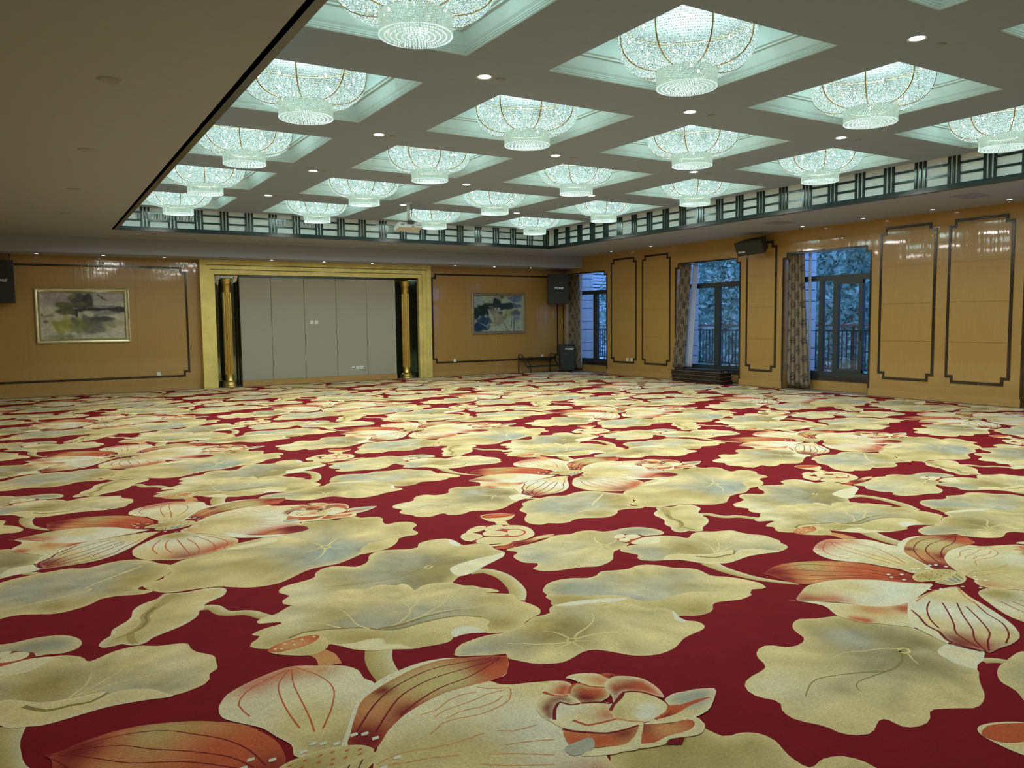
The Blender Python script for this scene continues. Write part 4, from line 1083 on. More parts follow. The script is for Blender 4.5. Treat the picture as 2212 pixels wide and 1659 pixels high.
cof_me = prof_mesh('coffer', [(HA, 0), (HA, .036), (HA - .02, .036), (HA - .02, .05), (HA - .035, .07), (HA - .07, .17), (HA - .12, .20), (HA - .12, .36)], M['coffer'], 1)
lip_me = prof_mesh('rim_moulding', [(HA - .0005, .0005), (HA - .010, .008), (HA - .010, .018), (HA - .016, .022), (HA - .016, .036)], M['coffer'])
mou_me = prof_mesh('inner_moulding', [(HA - .066, .165), (HA - .105, .165), (HA - .105, .18), (HA - .13, .185), (HA - .13, .205)], M['coffer'])
for i in range(4):
    for j in rows:
        c = link('coffer', cof_me, ceiling, (LX + i * SX, LY + j * SY, HC))
        link('rim_moulding', lip_me, c)
        link('inner_moulding', mou_me, c)

# ------------------------------------------------------------------ frieze of dark mirror strips round the tray
ST = 0.035
trim_r = struct(MB().box(TX1 + .02, TX1 + .06, TY0, TY1 + .02, HS, 3.86).build('trim_1', M['frieze']))
trim_f = struct(MB().box(TX0, TX1 + .06, TY1 + .02, TY1 + .06, HS, 3.86).build('trim_2', M['frieze']))
trim_l = struct(MB().box(TX0 - .06, TX0 - .02, TY0, TY1, HS, 3.86).build('trim_3', M['frieze']))
trim_n = struct(MB().box(TX0, TX1, TY0 - .06, TY0 - .02, HS, 3.86).build('trim_4', M['frieze']))
MB().box(TX1 - .045, TX1 + .02, TY0 - .02, TY1 + .02, HS - .004, 3.405).build('rim', M['rim'], trim_r)
MB().box(TX0 - .02, TX1 - .045, TY1 - .045, TY1 + .02, HS - .004, 3.405).build('rim', M['rim'], trim_f)
MB().box(TX0 - .02, TX0 + .045, TY0 - .02, TY1 - .045, HS - .004, 3.405).build('rim', M['rim'], trim_l)
MB().box(TX0 + .045, TX1 - .045, TY0 - .02, TY0 + .045, HS - .004, 3.405).build('rim', M['rim'], trim_n)
zt = 3.832
vme = MB().box(-ST / 2, ST / 2, -ST / 2, ST / 2, 3.405, zt).mesh('upright_strip', M['blackmirror'])
PIT = 0.5075
hme_r = MB().box(-.01, .01, 0, PIT - .145 - ST, -.0175, .0175).mesh('cross_strip', M['blackmirror'])
k = 0
y = 7.605
while y - PIT > TY0: y -= PIT
while y < TY1 + .02:
    for d in (0, .0695, .139):
        if TY0 < y + d < TY1 + .02: link('upright_strip', vme, trim_r, (TX1 + .012, y + d, 0))
    if y + .139 + PIT - .1 < TY1 + .1:
        for z in (3.542, 3.692):
            link('cross_strip', hme_r, trim_r, (TX1 + .014, y + .139 + ST / 2, z))
    y += PIT
hme_f = MB().box(0, .5015 - .13 - ST, -.01, .01, -.0175, .0175).mesh('cross_strip', M['blackmirror'])
x = 3.458
PF = 0.4935
hme_f = MB().box(0, PF - .13 - ST, -.01, .01, -.0175, .0175).mesh('cross_strip', M['blackmirror'])
while x - PF > TX0 - .1: x -= PF
while x < TX1:
    for d in (0, .065, .13):
        if TX0 < x + d < TX1: link('upright_strip', vme, trim_f, (x + d, TY1 + .012, 0))
    if TX0 < x + .13 and x + PF < TX1 + .05:
        for z in (3.535, 3.689):
            link('cross_strip', hme_f, trim_f, (x + .13 + ST / 2, TY1 + .014, z))
    x += PF

# ================================================================== CHANDELIERS
random.seed(21)
CZ = HC


def ang(i, n): return 2 * math.pi * i / n


def octa(m, x, y, z, r, h, rot=0.0):
    n = len(m.v)
    for k in range(4):
        a = rot + k * math.pi / 2
        m.v.append((x + r * math.cos(a), y + r * math.sin(a), z))
    m.v += [(x, y, z + h), (x, y, z - h)]
    for k in range(4):
        m.f.append((n + k, n + (k + 1) % 4, n + 4))
        m.f.append((n + (k + 1) % 4, n + k, n + 5))


PROF = [(.565, 4.07), (.582, 4.00), (.590, 3.92), (.580, 3.85), (.555, 3.785), (.510, 3.73), (.450, 3.69), (.380, 3.665), (.310, 3.655), (.265, 3.652)]
PROF = [(r, z - CZ) for r, z in PROF]


def along(prof, step):
    out = []
    acc = 0.0
    for (r0, z0), (r1, z1) in zip(prof[:-1], prof[1:]):
        L = math.hypot(r1 - r0, z1 - z0)
        while acc < L:
            t = acc / L
            out.append((r0 + (r1 - r0) * t, z0 + (z1 - z0) * t))
            acc += step
        acc -= L
    return out


def chandelier_parts():
    t = empty('chandelier')
    m = MB()
    for ri, (r, z) in enumerate(along(PROF, 0.0205)):
        n = int(2 * math.pi * r / 0.0190)
        for k in range(n):
            a = ang(k + .5 * (ri % 2), n)
            octa(m, r * math.cos(a), r * math.sin(a), z, .0108, .0082, random.random())
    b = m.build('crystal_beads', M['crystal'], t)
    b['kind'] = 'stuff'
    # drum of crystal rods with beaded ends
    tips = MB()
    m = MB()
    zt, zb = 3.652 - CZ, 3.515 - CZ
    for q, (r, n, zz) in enumerate(((.258, 118, zt), (.218, 62, zb + .05), (.178, 50, zb + .05), (.138, 40, zb + .05), (.098, 28, zb + .05), (.058, 16, zb + .05), (.02, 5, zb + .05))):
        for k in range(n):
            a = ang(k, n)
            x, y = r * math.cos(a), r * math.sin(a)
            zl = zb - .012 * (1 - (r / .258) ** 2)
            w = .0042
            c0 = len(m.v)
            for z in (zl + .006, zz):
                for s in range(3):
                    aa = a + s * 2 * math.pi / 3
                    m.v.append((x + w * math.cos(aa), y + w * math.sin(aa), z))
            for s in range(3):
                m.f.append((c0 + s, c0 + (s + 1) % 3, c0 + 3 + (s + 1) % 3, c0 + 3 + s))
            octa(tips, x, y, zl, .0072, .0072)
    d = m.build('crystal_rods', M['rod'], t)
    d['kind'] = 'stuff'
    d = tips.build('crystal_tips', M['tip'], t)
    d['kind'] = 'stuff'
    # brass skeleton
    for k in range(8):
        a = ang(k + .3, 8)
        MB().tube([((r + .006) * math.cos(a), (r + .006) * math.sin(a), z) for r, z in PROF], .0075, 6).build('rib', M['brass'], t, smooth=True)
    MB().tube([(.268 * math.cos(ang(k, 40)), .268 * math.sin(ang(k, 40)), 3.658 - CZ) for k in range(41)], .007, 6, False).build('drum_ring', M['brass'], t, smooth=True)
    MB().tube([(.562 * math.cos(ang(k, 48)), .562 * math.sin(ang(k, 48)), 4.075 - CZ) for k in range(49)], .010, 6, False).build('rim_ring', M['brass'], t, smooth=True)
    pl = MB().lathe([(0, 4.118 - CZ), (.56, 4.118 - CZ), (.56, 4.085 - CZ), (0, 4.085 - CZ)], 32)
    pl.build('canopy_plate', M['dark_disc'], t)
    bm_ = MB().lathe([(.0, -.014), (.006, -.010), (.0095, -.003), (.008, .006), (.005, .013), (0, .015)], 8).mesh('bulb', M['bulb'], smooth=True)
    for (r, n, z) in ((.50, 8, 3.95), (.42, 6, 3.83), (.33, 4, 3.74)):
        for k in range(n):
            a = ang(k + .37 * r * 10, n)
            link('bulb', bm_, t, (r * math.cos(a), r * math.sin(a), z - CZ))
    # dust film slung under the bowl
    m = MB()
    prof = [(.58, 3.83), (.53, 3.735), (.45, 3.66), (.36, 3.615), (.27, 3.60)]
    base = 0
    for r, z in prof:
        for k in range(37):
            a = ang(k, 36)
            rr = r * (1 + .02 * math.sin(3 * a + z * 20))
            m.v.append((rr * math.cos(a), rr * math.sin(a), z - CZ + .012 * math.sin(5 * a)))
    for i in range(len(prof) - 1):
        for k in range(36):
            q = i * 37
            m.f.append((q + k, q + k + 1, q + 38 + k, q + 37 + k))
    m.build('dust_film', M['film'], t, smooth=True)
    return t


proto = chandelier_parts()
lamp = bpy.data.lights.new('drum_lamp', 'AREA')
lamp.shape = 'DISK'
lamp.size = 0.46
lamp.energy = LAMP_W
lamp.color = LAMP_COL
lamp_near = lamp.copy()          # row over the camera dimmed to darken the foreground, imitating lens vignetting
lamp_near.energy = LAMP_W * 0.4
glow = bpy.data.lights.new('bowl_lamp', 'POINT')
glow.energy = GLOW_W
glow.color = GLOW_COL
glow.shadow_soft_size = 0.2
ordi_c = ['left', 'middle left', 'middle right', 'right']
ordi_r = {-1: 'nearest', 0: 'second nearest', 1: 'third nearest', 2: 'fourth nearest', 3: 'second farthest', 4: 'farthest'}
for i in range(4):
    for j in rows:
        o = proto if (i, j) == (3, 4) else copy_tree(proto)
        o.location = (LX + i * SX, LY + j * SY, CZ)
        o.rotation_euler = (0, 0, (i * 1.7 + j * 0.9) % 0.78)
        tag(o, 'round crystal chandelier in the %s lengthwise line of coffers, %s row' % (ordi_c[i], ordi_r[j]), 'chandelier', 'crystal chandeliers in the coffers')
        for ld, z in ((lamp_near if j == -1 else lamp, 3.497), (glow, 3.88)):
            lo = bpy.data.objects.new(ld.name, ld)
            COL.objects.link(lo)
            lo.parent = o
            lo.location = (0, 0, z - CZ)
            if ld is glow: lo.name = 'bowl_lamp'

# ================================================================== CEILING FITTINGS
dl_ring = MB().lathe([(.058, 0), (.075, -.004), (.075, .002)], 20).mesh('trim_ring', M['white'])
dl_lens = MB().disc((0, 0), .058, -.001, 20).mesh('lens', M['downlight'])
dl_ring_s = MB().lathe([(.034, 0), (.045, -.004), (.045, .002)], 16).mesh('trim_ring', M['white'])
dl_lens_s = MB().disc((0, 0), .034, -.001, 16).mesh('lens', M['downlight'])


def downlight(x, y, z, label, group, small=False):
    t = empty('downlight', (x, y, z))
    link('trim_ring', dl_ring_s if small else dl_ring, t)
    link('lens', dl_lens_s if small else dl_lens, t)
    tag(t, label, 'downlight', group)


vent_me = MB().lathe([(0, -.012), (.035, -.012), (.045, -.008), (.05, 0)], 18).mesh('smoke_detector', M['dark_disc'])
GAPC = ['left pair', 'middle pair', 'right pair']
GAPR = ['nearest', 'second nearest', 'third nearest', 'second farthest', 'farthest']
for i in range(3):
    for j in range(-1, 4):
        x, y = LX + (i + .5) * SX, LY + (j + .5) * SY
        downlight(x, y, HC, 'bright round downlight between the %s of chandelier lines, %s one' % (GAPC[i], GAPR[j + 1]), 'downlights of the tray ceiling')
        o = link('ceiling_detector', vent_me, None, (x + (.17 if i == 0 else .31), y - .01, HC))
        tag(o, 'small grey disc detector beside the %s downlight of the %s of chandelier lines' % (GAPR[j + 1], GAPC[i]), 'detector', 'disc detectors of the tray ceiling')
for n, (y, w) in enumerate(((6.83, 'nearest'), (8.09, 'second'), (9.43, 'third'), (10.79, 'fourth'), (15.35, 'fifth'), (16.93, 'farthest'))):
    downlight(13.40, y, HS, 'small soffit downlight along the window wall, %s one' % w, 'soffit downlights by the windows', True)
for n, x in enumerate((.21, 1.44, 2.65, 5.01, 6.28, 7.53, 9.89, 11.11, 12.30)):
    where = ['above the left end of the green painting', 'above the right end of the green painting', 'left of the gold surround', 'above the left of the gold surround', 'above the middle of the gold surround', 'above the right of the gold surround', 'right of the gold surround', 'above the blue painting', 'right of the blue painting'][n]
    downlight(x, 19.22, ZB, 'small bulkhead downlight %s' % where, 'bulkhead downlights of the far wall', True)
disc_me = MB().lathe([(0, -.010), (.07, -.010), (.085, -.004), (.09, 0)], 24).mesh('ceiling_speaker', M['dark_disc'])
for n, y in enumerate((6.76, 9.51, 12.28, 15.0)):
    tag(link('ceiling_speaker', disc_me, None, (.61, y, HS)), 'flush round speaker in the left soffit, %s one' % ['nearest', 'second', 'third', 'farthest'][n], 'ceiling speaker', 'round speakers of the left soffit')
slot_me = MB().box(-.63, .63, -.025, .025, -.003, .01).mesh('slot', M['ventdark'])
slot_fr = MB().box(-.645, .645, -.04, -.025, -.005, .0).box(-.645, .645, .025, .04, -.005, 0).mesh('slot_frame', M['plaster'])
for n, x in enumerate((2.5, 5.09, 7.87, 10.4)):
    t = empty('air_slot', (x, 18.1, HS))
    link('slot', slot_me, t)
    link('slot_frame', slot_fr, t)
    tag(t, 'narrow linear air slot in the far soffit, %s from the left' % ['first', 'second', 'third', 'fourth'][n], 'air slot', 'linear air slots')
gr_me = MB()
for k in range(7): gr_me.box(-.28, .28, -.18 + k * .06 - .01, -.18 + k * .06 + .01, -.006, .0)
gr_me = gr_me.mesh('louvre', M['plaster'])
for n, y in enumerate((6.9, 10.57)):
    t = empty('soffit_grille', (12.43, y, HS))
    link('louvre', gr_me, t)
    tag(t, 'pale return air grille in the right soffit, %s one' % ('nearer' if n == 0 else 'farther'), 'grille', 'soffit grilles')
# air grilles behind the strips of the far frieze
for n, (a, b) in enumerate(((1.88, 3.06), (4.6, 5.5), (7.12, 8.1), (10.04, 11.06))):
    t = empty('air_grille', ((a + b) / 2, TY1 + .018, 3.62))
    w = (b - a) / 2
    MB().box(-w, w, -.003, .004, -.06, .06).build('recess', M['ventdark'], t)
    m = MB()
    c = int((b - a) / .028)
    for k in range(c):
        u = -w + (k + .5) * (b - a) / c
        m.box(u - .007, u + .007, -.008, -.003, -.06, .06)
    m.build('blades', M['frieze'], t)
    tag(t, 'grey air grille behind the dark strips of the far frieze, %s from the left' % ['first', 'second', 'third', 'fourth'][n], 'grille', 'frieze air grilles')

# ================================================================== PROJECTOR
pr = empty('projector', (6.28, 14.10, HC))
m = MB().box(-.06, .06, -.06, .06, -.015, 0)
m.build('ceiling_plate', M['projector'], pr)
MB().tube([(0, 0, -.01), (0, 0, -.34)], .03, 12).build('pole', M['projector'], pr, smooth=True)
MB().box(-.035, .09, -.05, .05, -.40, -.335).build('bracket', M['blackmetal'], pr)
bd = MB().box(-.235, .235, -.15, .15, -.05, .05).build('body', M['projector'], pr, bevel=.012)
bd.location = (.05, .13, -.44)
bd.rotation_euler = (-.20, 0, -.10)
MB().tube([(.14, .145, 0), (.14, .17, 0)], .04, 14).build('lens', M['blackmetal'], bd)
MB().box(-.20, -.13, -.154, -.148, -.02, .02).box(.10, .20, -.154, -.148, -.015, .0).build('port_panel', M['dark_disc'], bd)
MB().box(.02, .07, -.156, -.148, -.042, -.03).build('latch', M['blackmetal'], bd)
MB().tube([(.05, -.02, -.02), (.055, -.03, -.2), (.04, -.02, -.3), (.05, 0, -.40)], .006, 6).build('cable', M['blackmetal'], pr)
tag(pr, 'white projector hanging on a pole from the tray ceiling', 'projector')

# ================================================================== SOCKETS
def socket(plane, u, z, label, pos=None, cover=False):
    t = empty('wall_socket', (u, pos, z) if plane == 'y' else (pos, u, z))
    if plane == 'x': t.rotation_euler = (0, 0, -math.pi / 2)
    MB().box(-.043, .043, -.009, 0, -.043, .043).build('plate', M['white'], t, bevel=.003)
    MB().box(-.012, -.008, -.0105, -.009, -.012, .004).box(.008, .012, -.0105, -.009, -.012, .004).box(-.002, .002, -.0105, -.009, .01, .02).build('pin_holes', M['ventdark'], t)
    if cover: MB().box(-.03, .03, -.012, -.009, -.03, -.01).build('flap', M['ventdark'], t)
    tag(t, label, 'socket', 'white wall sockets')


PY = Y1 - .031
socket('y', 2.49, .39, 'white socket low on the far wall left of the gold surround', Y1 - .006)
socket('y', 6.075, 1.525, 'left socket of the pair in the middle of the fabric panels', PY)
socket('y', 6.19, 1.525, 'right socket of the pair in the middle of the fabric panels', PY)
socket('y', 7.13, .345, 'left flapped socket of the low trio on the fabric panels', PY, True)
socket('y', 7.245, .345, 'middle socket of the low trio on the fabric panels', PY)
socket('y', 7.355, .345, 'right socket of the low trio on the fabric panels', PY)
socket('y', 10.085, .425, 'white socket low on the far wall right of the gold surround', Y1 - .006)
socket('y', 13.0, .46, 'white socket behind the black stage step', Y1 - .006)
socket('x', 16.70, .43, 'left white socket of the low pair on the window wall', X1 - .007)
socket('x', 16.52, .43, 'right white socket of the low pair on the window wall', X1 - .007)

# ================================================================== PAINTINGS
def painting(cx, cz, w, h, label, blobs, bgc, frame_mat, fw=.095, gain=1.2):
    t = empty('framed_painting', (cx, Y1 - .006, cz))
    # moulded frame: outer bead, hollow, inner slope
    prof = [(0, 0), (0, .045), (.015, .05), (.025, .035), (.05, .03), (fw - .015, .045), (fw, .028), (fw, .012)]
    m = MB()
    def R(o, d): return [(-w / 2 + o, -d, -h / 2 + o), (w / 2 - o, -d, -h / 2 + o), (w / 2 - o, -d, h / 2 - o), (-w / 2 + o, -d, h / 2 - o)]
    for (o0, d0), (o1, d1) in zip(prof[:-1], prof[1:]):
        n = len(m.v)
        m.v += R(o0, d0) + R(o1, d1)
        for k in range(4): m.f.append((n + k, n + (k + 1) % 4, n + 4 + (k + 1) % 4, n + 4 + k))
    m.build('picture_frame', frame_mat, t)
    iw, ih = w - 2 * fw + .01, h - 2 * fw + .01
    nx, nz = 130, int(130 * ih / iw)
    U, V = np.meshgrid(np.linspace(0, 1, nx + 1), np.linspace(0, 1, nz + 1))
    col = np.zeros(U.shape + (3,)) + np.array(rgb(*bgc)[:3])
    rs = np.random.RandomState(4)
    wob = lambda s: sum(rs.rand() * np.sin(U * rs.uniform(4, 30) * 2 + rs.rand() * 6 + V * rs.uniform(4, 30)) for _ in range(6)) * s
    for (x, y, rx, ry, rot, c, op, soft) in blobs:
        du, dv = U - x, (1 - V) - y
        ca, sa = math.cos(rot), math.sin(rot)
        a = (du * ca + dv * sa) / rx
        b = (-du * sa + dv * ca) / ry
        d = np.sqrt(a * a + b * b) + wob(.09)
        k = np.clip((1 - d) / soft, 0, 1)[..., None] * op
        col = col * (1 - k) + np.array(rgb(*c)[:3]) * k
    me = bpy.data.meshes.new('canvas')
    vs = np.stack([(U - .5) * iw, np.full(U.shape, -.012), (V - .5) * ih], -1).reshape(-1, 3)
    fs = []
    for j in range(nz):
        for i in range(nx):
            q = j * (nx + 1) + i
            fs.append((q, q + 1, q + nx + 2, q + nx + 1))
    me.from_pydata([tuple(v) for v in vs], [], fs)
    at = me.color_attributes.new('Col', 'FLOAT_COLOR', 'POINT')
    cc = np.concatenate([np.clip(col.reshape(-1, 3) * gain, 0, .9), np.ones((len(vs), 1))], 1)
    at.data.foreach_set('color', cc.astype(np.float32).ravel())
    me.materials.append(M['paint'])
    link('canvas', me, t)
    tag(t, label, 'painting', 'paintings of the far wall')


B_L = [(.18, .14, .25, .22, 0, (150, 135, 140), .9, .5), (.75, .12, .4, .2, 0, (140, 138, 140), .7, .5), (.30, .22, .16, .12, .3, (140, 130, 120), .6, .6),
       (.44, .12, .12, .16, 0, (74, 70, 78), .95, .35), (.56, .18, .08, .20, 0, (62, 60, 64), .95, .3), (.37, .10, .05, .1, .6, (120, 120, 70), .8, .5), (.72, .10, .10, .02, .9, (70, 70, 72), .9, .3), (.68, .16, .03, .10, .2, (150, 148, 148), .8, .4),
       (.33, .28, .20, .09, 0, (92, 92, 66), .95, .3), (.32, .41, .18, .09, 0, (84, 86, 62), .95, .3), (.47, .30, .14, .08, 0, (88, 90, 64), .8, .4),
       (.66, .32, .35, .05, .04, (74, 74, 76), .95, .4), (.60, .37, .26, .035, -.02, (58, 58, 60), 1, .3), (.90, .36, .17, .085, .1, (60, 60, 58), 1, .3), (.72, .31, .18, .02, 0, (150, 150, 150), .8, .4),
       (.75, .44, .2, .07, 0, (112, 112, 112), .8, .5), (.42, .46, .022, .10, 0, (62, 58, 62), .95, .3), (.10, .50, .10, .05, -.3, (130, 128, 108), .8, .5),
       (.30, .68, .24, .20, 0, (140, 142, 74), .95, .6), (.22, .80, .14, .14, 0, (148, 152, 82), .9, .6), (.62, .64, .32, .17, .05, (96, 98, 84), .95, .4), (.72, .57, .20, .06, 0, (74, 78, 78), .95, .4), (.60, .80, .22, .13, -.1, (112, 112, 104), .95, .4), (.46, .70, .12, .2, .2, (118, 120, 74), .7, .5),
       (.25, .95, .25, .07, 0, (118, 120, 92), .8, .6), (.85, .68, .2, .1, -.2, (150, 148, 116), .7, .5), (.06, .62, .04, .05, 0, (104, 104, 84), .8, .5), (.02, .48, .015, .03, 0, (70, 70, 60), .9, .4)]
painting(1.035, 1.72, 1.81, 1.18, 'landscape ink painting of green islets in a silvery gold frame', B_L, (178, 176, 158), M['frame_silver'])
B_R = [(.10, .15, .2, .25, 0, (150, 172, 178), .8, .6), (.28, .06, .06, .1, 0, (172, 190, 120), .9, .5), (.35, .13, .12, .1, 0, (160, 168, 148), .7, .5), (.50, .06, .2, .07, 0, (150, 142, 130), .7, .5), (.57, .03, .05, .04, 0, (96, 84, 80), .9, .4), (.88, .08, .16, .12, 0, (98, 130, 170), .95, .4), (.75, .06, .1, .05, 0, (110, 132, 150), .9, .5),
       (.46, .18, .11, .13, 0, (48, 62, 66), 1, .35), (.30, .28, .20, .10, -.3, (46, 58, 62), 1, .3), (.16, .42, .16, .20, -.5, (40, 56, 58), 1, .3), (.56, .30, .28, .12, 0, (50, 66, 74), 1, .35), (.72, .27, .18, .1, 0, (54, 70, 80), 1, .35), (.05, .52, .08, .15, 0, (44, 60, 66), 1, .3), (.90, .29, .14, .08, 0, (96, 112, 140), .9, .5),
       (.36, .36, .1, .10, 0, (104, 102, 104), .9, .5), (.40, .45, .10, .10, 0, (132, 128, 122), .8, .5), (.20, .72, .17, .18, 0, (52, 80, 112), 1, .3), (.10, .86, .12, .18, .4, (44, 68, 100), 1, .3), (.24, .88, .10, .10, 0, (48, 74, 104), 1, .3), (.18, .80, .16, .012, .6, (150, 172, 186), .9, .4), (.28, .82, .02, .12, .3, (120, 150, 170), .8, .4),
       (.48, .62, .16, .20, 0, (158, 154, 142), .9, .5), (.46, .78, .12, .10, 0, (150, 146, 134), .8, .5), (.44, .36, .015, .06, .3, (200, 198, 180), .9, .4), (.50, .36, .04, .03, 0, (190, 190, 170), .9, .4), (.53, .48, .06, .055, 0, (106, 110, 100), 1, .3), (.70, .48, .10, .14, 0, (158, 164, 112), .9, .5), (.64, .58, .05, .12, .2, (134, 142, 92), .8, .5),
       (.86, .48, .13, .12, 0, (104, 104, 124), .95, .5), (.86, .64, .1, .12, 0, (126, 144, 162), .9, .5), (.83, .10, .008, .14, 0, (40, 56, 72), 1, .3), (.82, .80, .010, .24, .02, (58, 76, 86), 1, .3), (.76, .80, .008, .22, .05, (66, 84, 92), 1, .3), (.88, .78, .006, .18, 0, (72, 92, 100), 1, .3), (.62, .80, .007, .24, -.38, (70, 84, 84), 1, .3), (.56, .55, .006, .14, -.25, (80, 92, 84), 1, .3), (.79, .76, .04, .008, .3, (48, 66, 84), 1, .3), (.92, .92, .03, .006, .8, (72, 92, 100), 1, .3), (.92, .92, .03, .006, -.8, (72, 92, 100), 1, .3)]
painting(11.51, 1.715, 1.75, 1.15, 'lotus ink painting with blue leaves in a grey pewter frame', B_R, (178, 188, 174), M['frame_pewter'], .075, .8)

# ================================================================== LOUDSPEAKERS
def text_mesh(body, size, depth=.004, shear=.35):
    cu = bpy.data.curves.new('logo', 'FONT')
    cu.body = body
    cu.size = size
    cu.shear = shear
    cu.extrude = depth
    cu.offset = size * .03
    cu.align_x = 'CENTER'
    cu.align_y = 'CENTER'
    ob = bpy.data.objects.new('tmp', cu)
    COL.objects.link(ob)
    dg = bpy.context.evaluated_depsgraph_get()
    me = bpy.data.meshes.new_from_object(ob.evaluated_get(dg))
    bpy.data.objects.remove(ob)
    me.materials.clear()
    me.materials.append(M['logo'])
    for v in me.vertices:
        v.co.x *= 1.5
    return me


def logo(parent, size, loc):
    o = link('logo', text_mesh('BOSE', size), parent, loc)
    o.rotation_euler = (math.pi / 2, 0, 0)
    return o


def hung_speaker(x, y, w, z0, z1, dpt, rz, label):
    t = empty('hung_loudspeaker', (x, y, z0), rz)
    w, h = w / 2, z1 - z0
    MB().box(-w, w, .03, dpt, 0, h).build('cabinet', M['blackmetal'], t, bevel=.008)
    MB().box(-w + .008, w - .008, 0, .03, .008, h - .008).build('grille', M['black'], t, bevel=.008)
    logo(t, .075, (0, -.002, h * .52))
    MB().box(-.05, .05, dpt, dpt + .05, h * .3, h * .7).tube([(0, dpt + .03, h * .5), (-.08, dpt + .12, h * .5)], .02, 8).build('bracket', M['blackmetal'], t)
    MB().tube([(w - .06, dpt - .1, h), (w - .06, dpt - .1, h + .10), (w - .08, dpt - .08, ZB - z0)], .008, 6).build('cable', M['blackmetal'], t)
    tag(t, label, 'loudspeaker', 'loudspeakers')


hung_speaker(13.20, 19.13, .60, 1.98, 2.845, .36, -.50, 'tall black loudspeaker hung in the right corner above the floor speaker')
hung_speaker(-.475, 19.33, .54, 1.985, 2.86, .24, 0.0, 'black loudspeaker hung at the left end of the far wall')
t = empty('floor_loudspeaker', (13.47, 19.08, 0), -.48)
MB().box(-.215, .215, .03, .33, .04, .80).build('cabinet', M['blackmetal'], t, bevel=.01)
MB().box(-.205, .205, 0, .03, .10, .79).build('grille', M['black'], t, bevel=.006)
MB().box(-.09, .09, -.004, .0, .50, .56).build('port', M['blackmetal'], t)
logo(t, .07, (.04, -.002, .66))
for sx_ in (-.17, .17):
    for sy_ in (.06, .28):
        MB().tube([(sx_, sy_, 0), (sx_, sy_, .045)], .025, 10).build('foot', M['blackmetal'], t)
tag(t, 'black subwoofer standing on the floor in the right corner', 'loudspeaker', 'loudspeakers')
t = empty('wall_loudspeaker', (13.42, 12.08, 3.06))
t.rotation_euler = (math.radians(24), math.radians(-3), math.radians(-82))
m = MB()
front = [(-.34, -.16, -.155), (.34, -.16, -.155), (.34, -.16, .155), (-.34, -.16, .155)]
backp = [(-.25, .16, -.125), (.25, .16, -.125), (.25, .16, .125), (-.25, .16, .125)]
m.add(front + backp, [(0, 1, 2, 3), (7, 6, 5, 4), (0, 4, 5, 1), (1, 5, 6, 2), (2, 6, 7, 3), (3, 7, 4, 0)])
m.build('cabinet', M['blackmetal'], t, bevel=.01)
MB().box(-.33, .33, -.172, -.16, -.145, .145).build('grille', M['black'], t, bevel=.005)
logo(t, .05, (-.20, -.176, -.06))
MB().tube([(0, .14, 0), (.10, .27, .05), (.16, .30, .07)], .02, 8).build('mount_arm', M['blackmetal'], t)
tag(t, 'tilted black loudspeaker mounted high on the window wall', 'loudspeaker', 'loudspeakers')

# ================================================================== STAGE STEP AND RISERS
t = empty('stage_step', (12.72, 19.38, 0))
MB().box(-.60, .52, .02, .26, .385, .44).build('tread', M['blackwood'], t, bevel=.004)
MB().box(-.46, .62, -.22, .0, .165, .205).build('tread', M['blackwood'], t, bevel=.004)
for x in (-.60, .50):
    MB().tube([(x, .25, 0), (x, .25, .42)], .016, 8).build('leg', M['blackmetal'], t, smooth=True)
    MB().tube([(x + .13, -.21, 0), (x + .13, -.21, .17)], .016, 8).build('leg', M['blackmetal'], t, smooth=True)
    MB().tube([(x, .24, .40), (x, .24, .50), (x + .015, .21, .535), (x + .04, .17, .53), (x + .06, .13, .49), (x + .13, -.20, .22), (x + .13, -.21, .14), (x + .08, -.19, .13), (x + .05, -.15, .16), (x + .02, .04, .38)], .015, 8).build('side_rail', M['blackmetal'], t, smooth=True)
tag(t, 'black two-tread portable stage step against the far wall', 'stage step')
for k in range(3):
    t = empty('stage_riser', (13.56, 13.79, .0 + k * .092))
    dy = -.02 + .02 * k
    MB().box(-.18, .185, -.84 + dy, .76 + dy, 0, .078).build('skirt', M['blackwood'], t)
    MB().box(-.215, .19, -.90 + dy, .83 + dy, .078, .091).build('deck', M['blackwood'], t)
    MB().box(-.221, -.215, -.90 + dy, .83 + dy, .080, .089).box(-.221, .19, -.906 + dy, -.90 + dy, .080, .089).build('edging', M['edgewood'], t)
    tag(t, 'flat black stage riser below the middle window, %s of the stack' % ['lowest', 'middle', 'topmost'][k], 'stage riser', 'stacked stage risers')
t = empty('folded_panel', (13.60, 13.75, .276))
MB().box(-.14, .14, -.75, .62, 0, .022).build('board', M['blackwood'], t, bevel=.003)
MB().box(-.12, .13, -.70, .45, .022, .044).build('board', M['blackwood'], t, bevel=.003)
MB().box(-.05, .0, -.80, -.70, .0, .02).build('hinge', M['edgewood'], t)
tag(t, 'folded black board lying on the stack of stage risers', 'folded board')

# ================================================================== WINDOWS
XF = X1 + WT           # plane of the window units


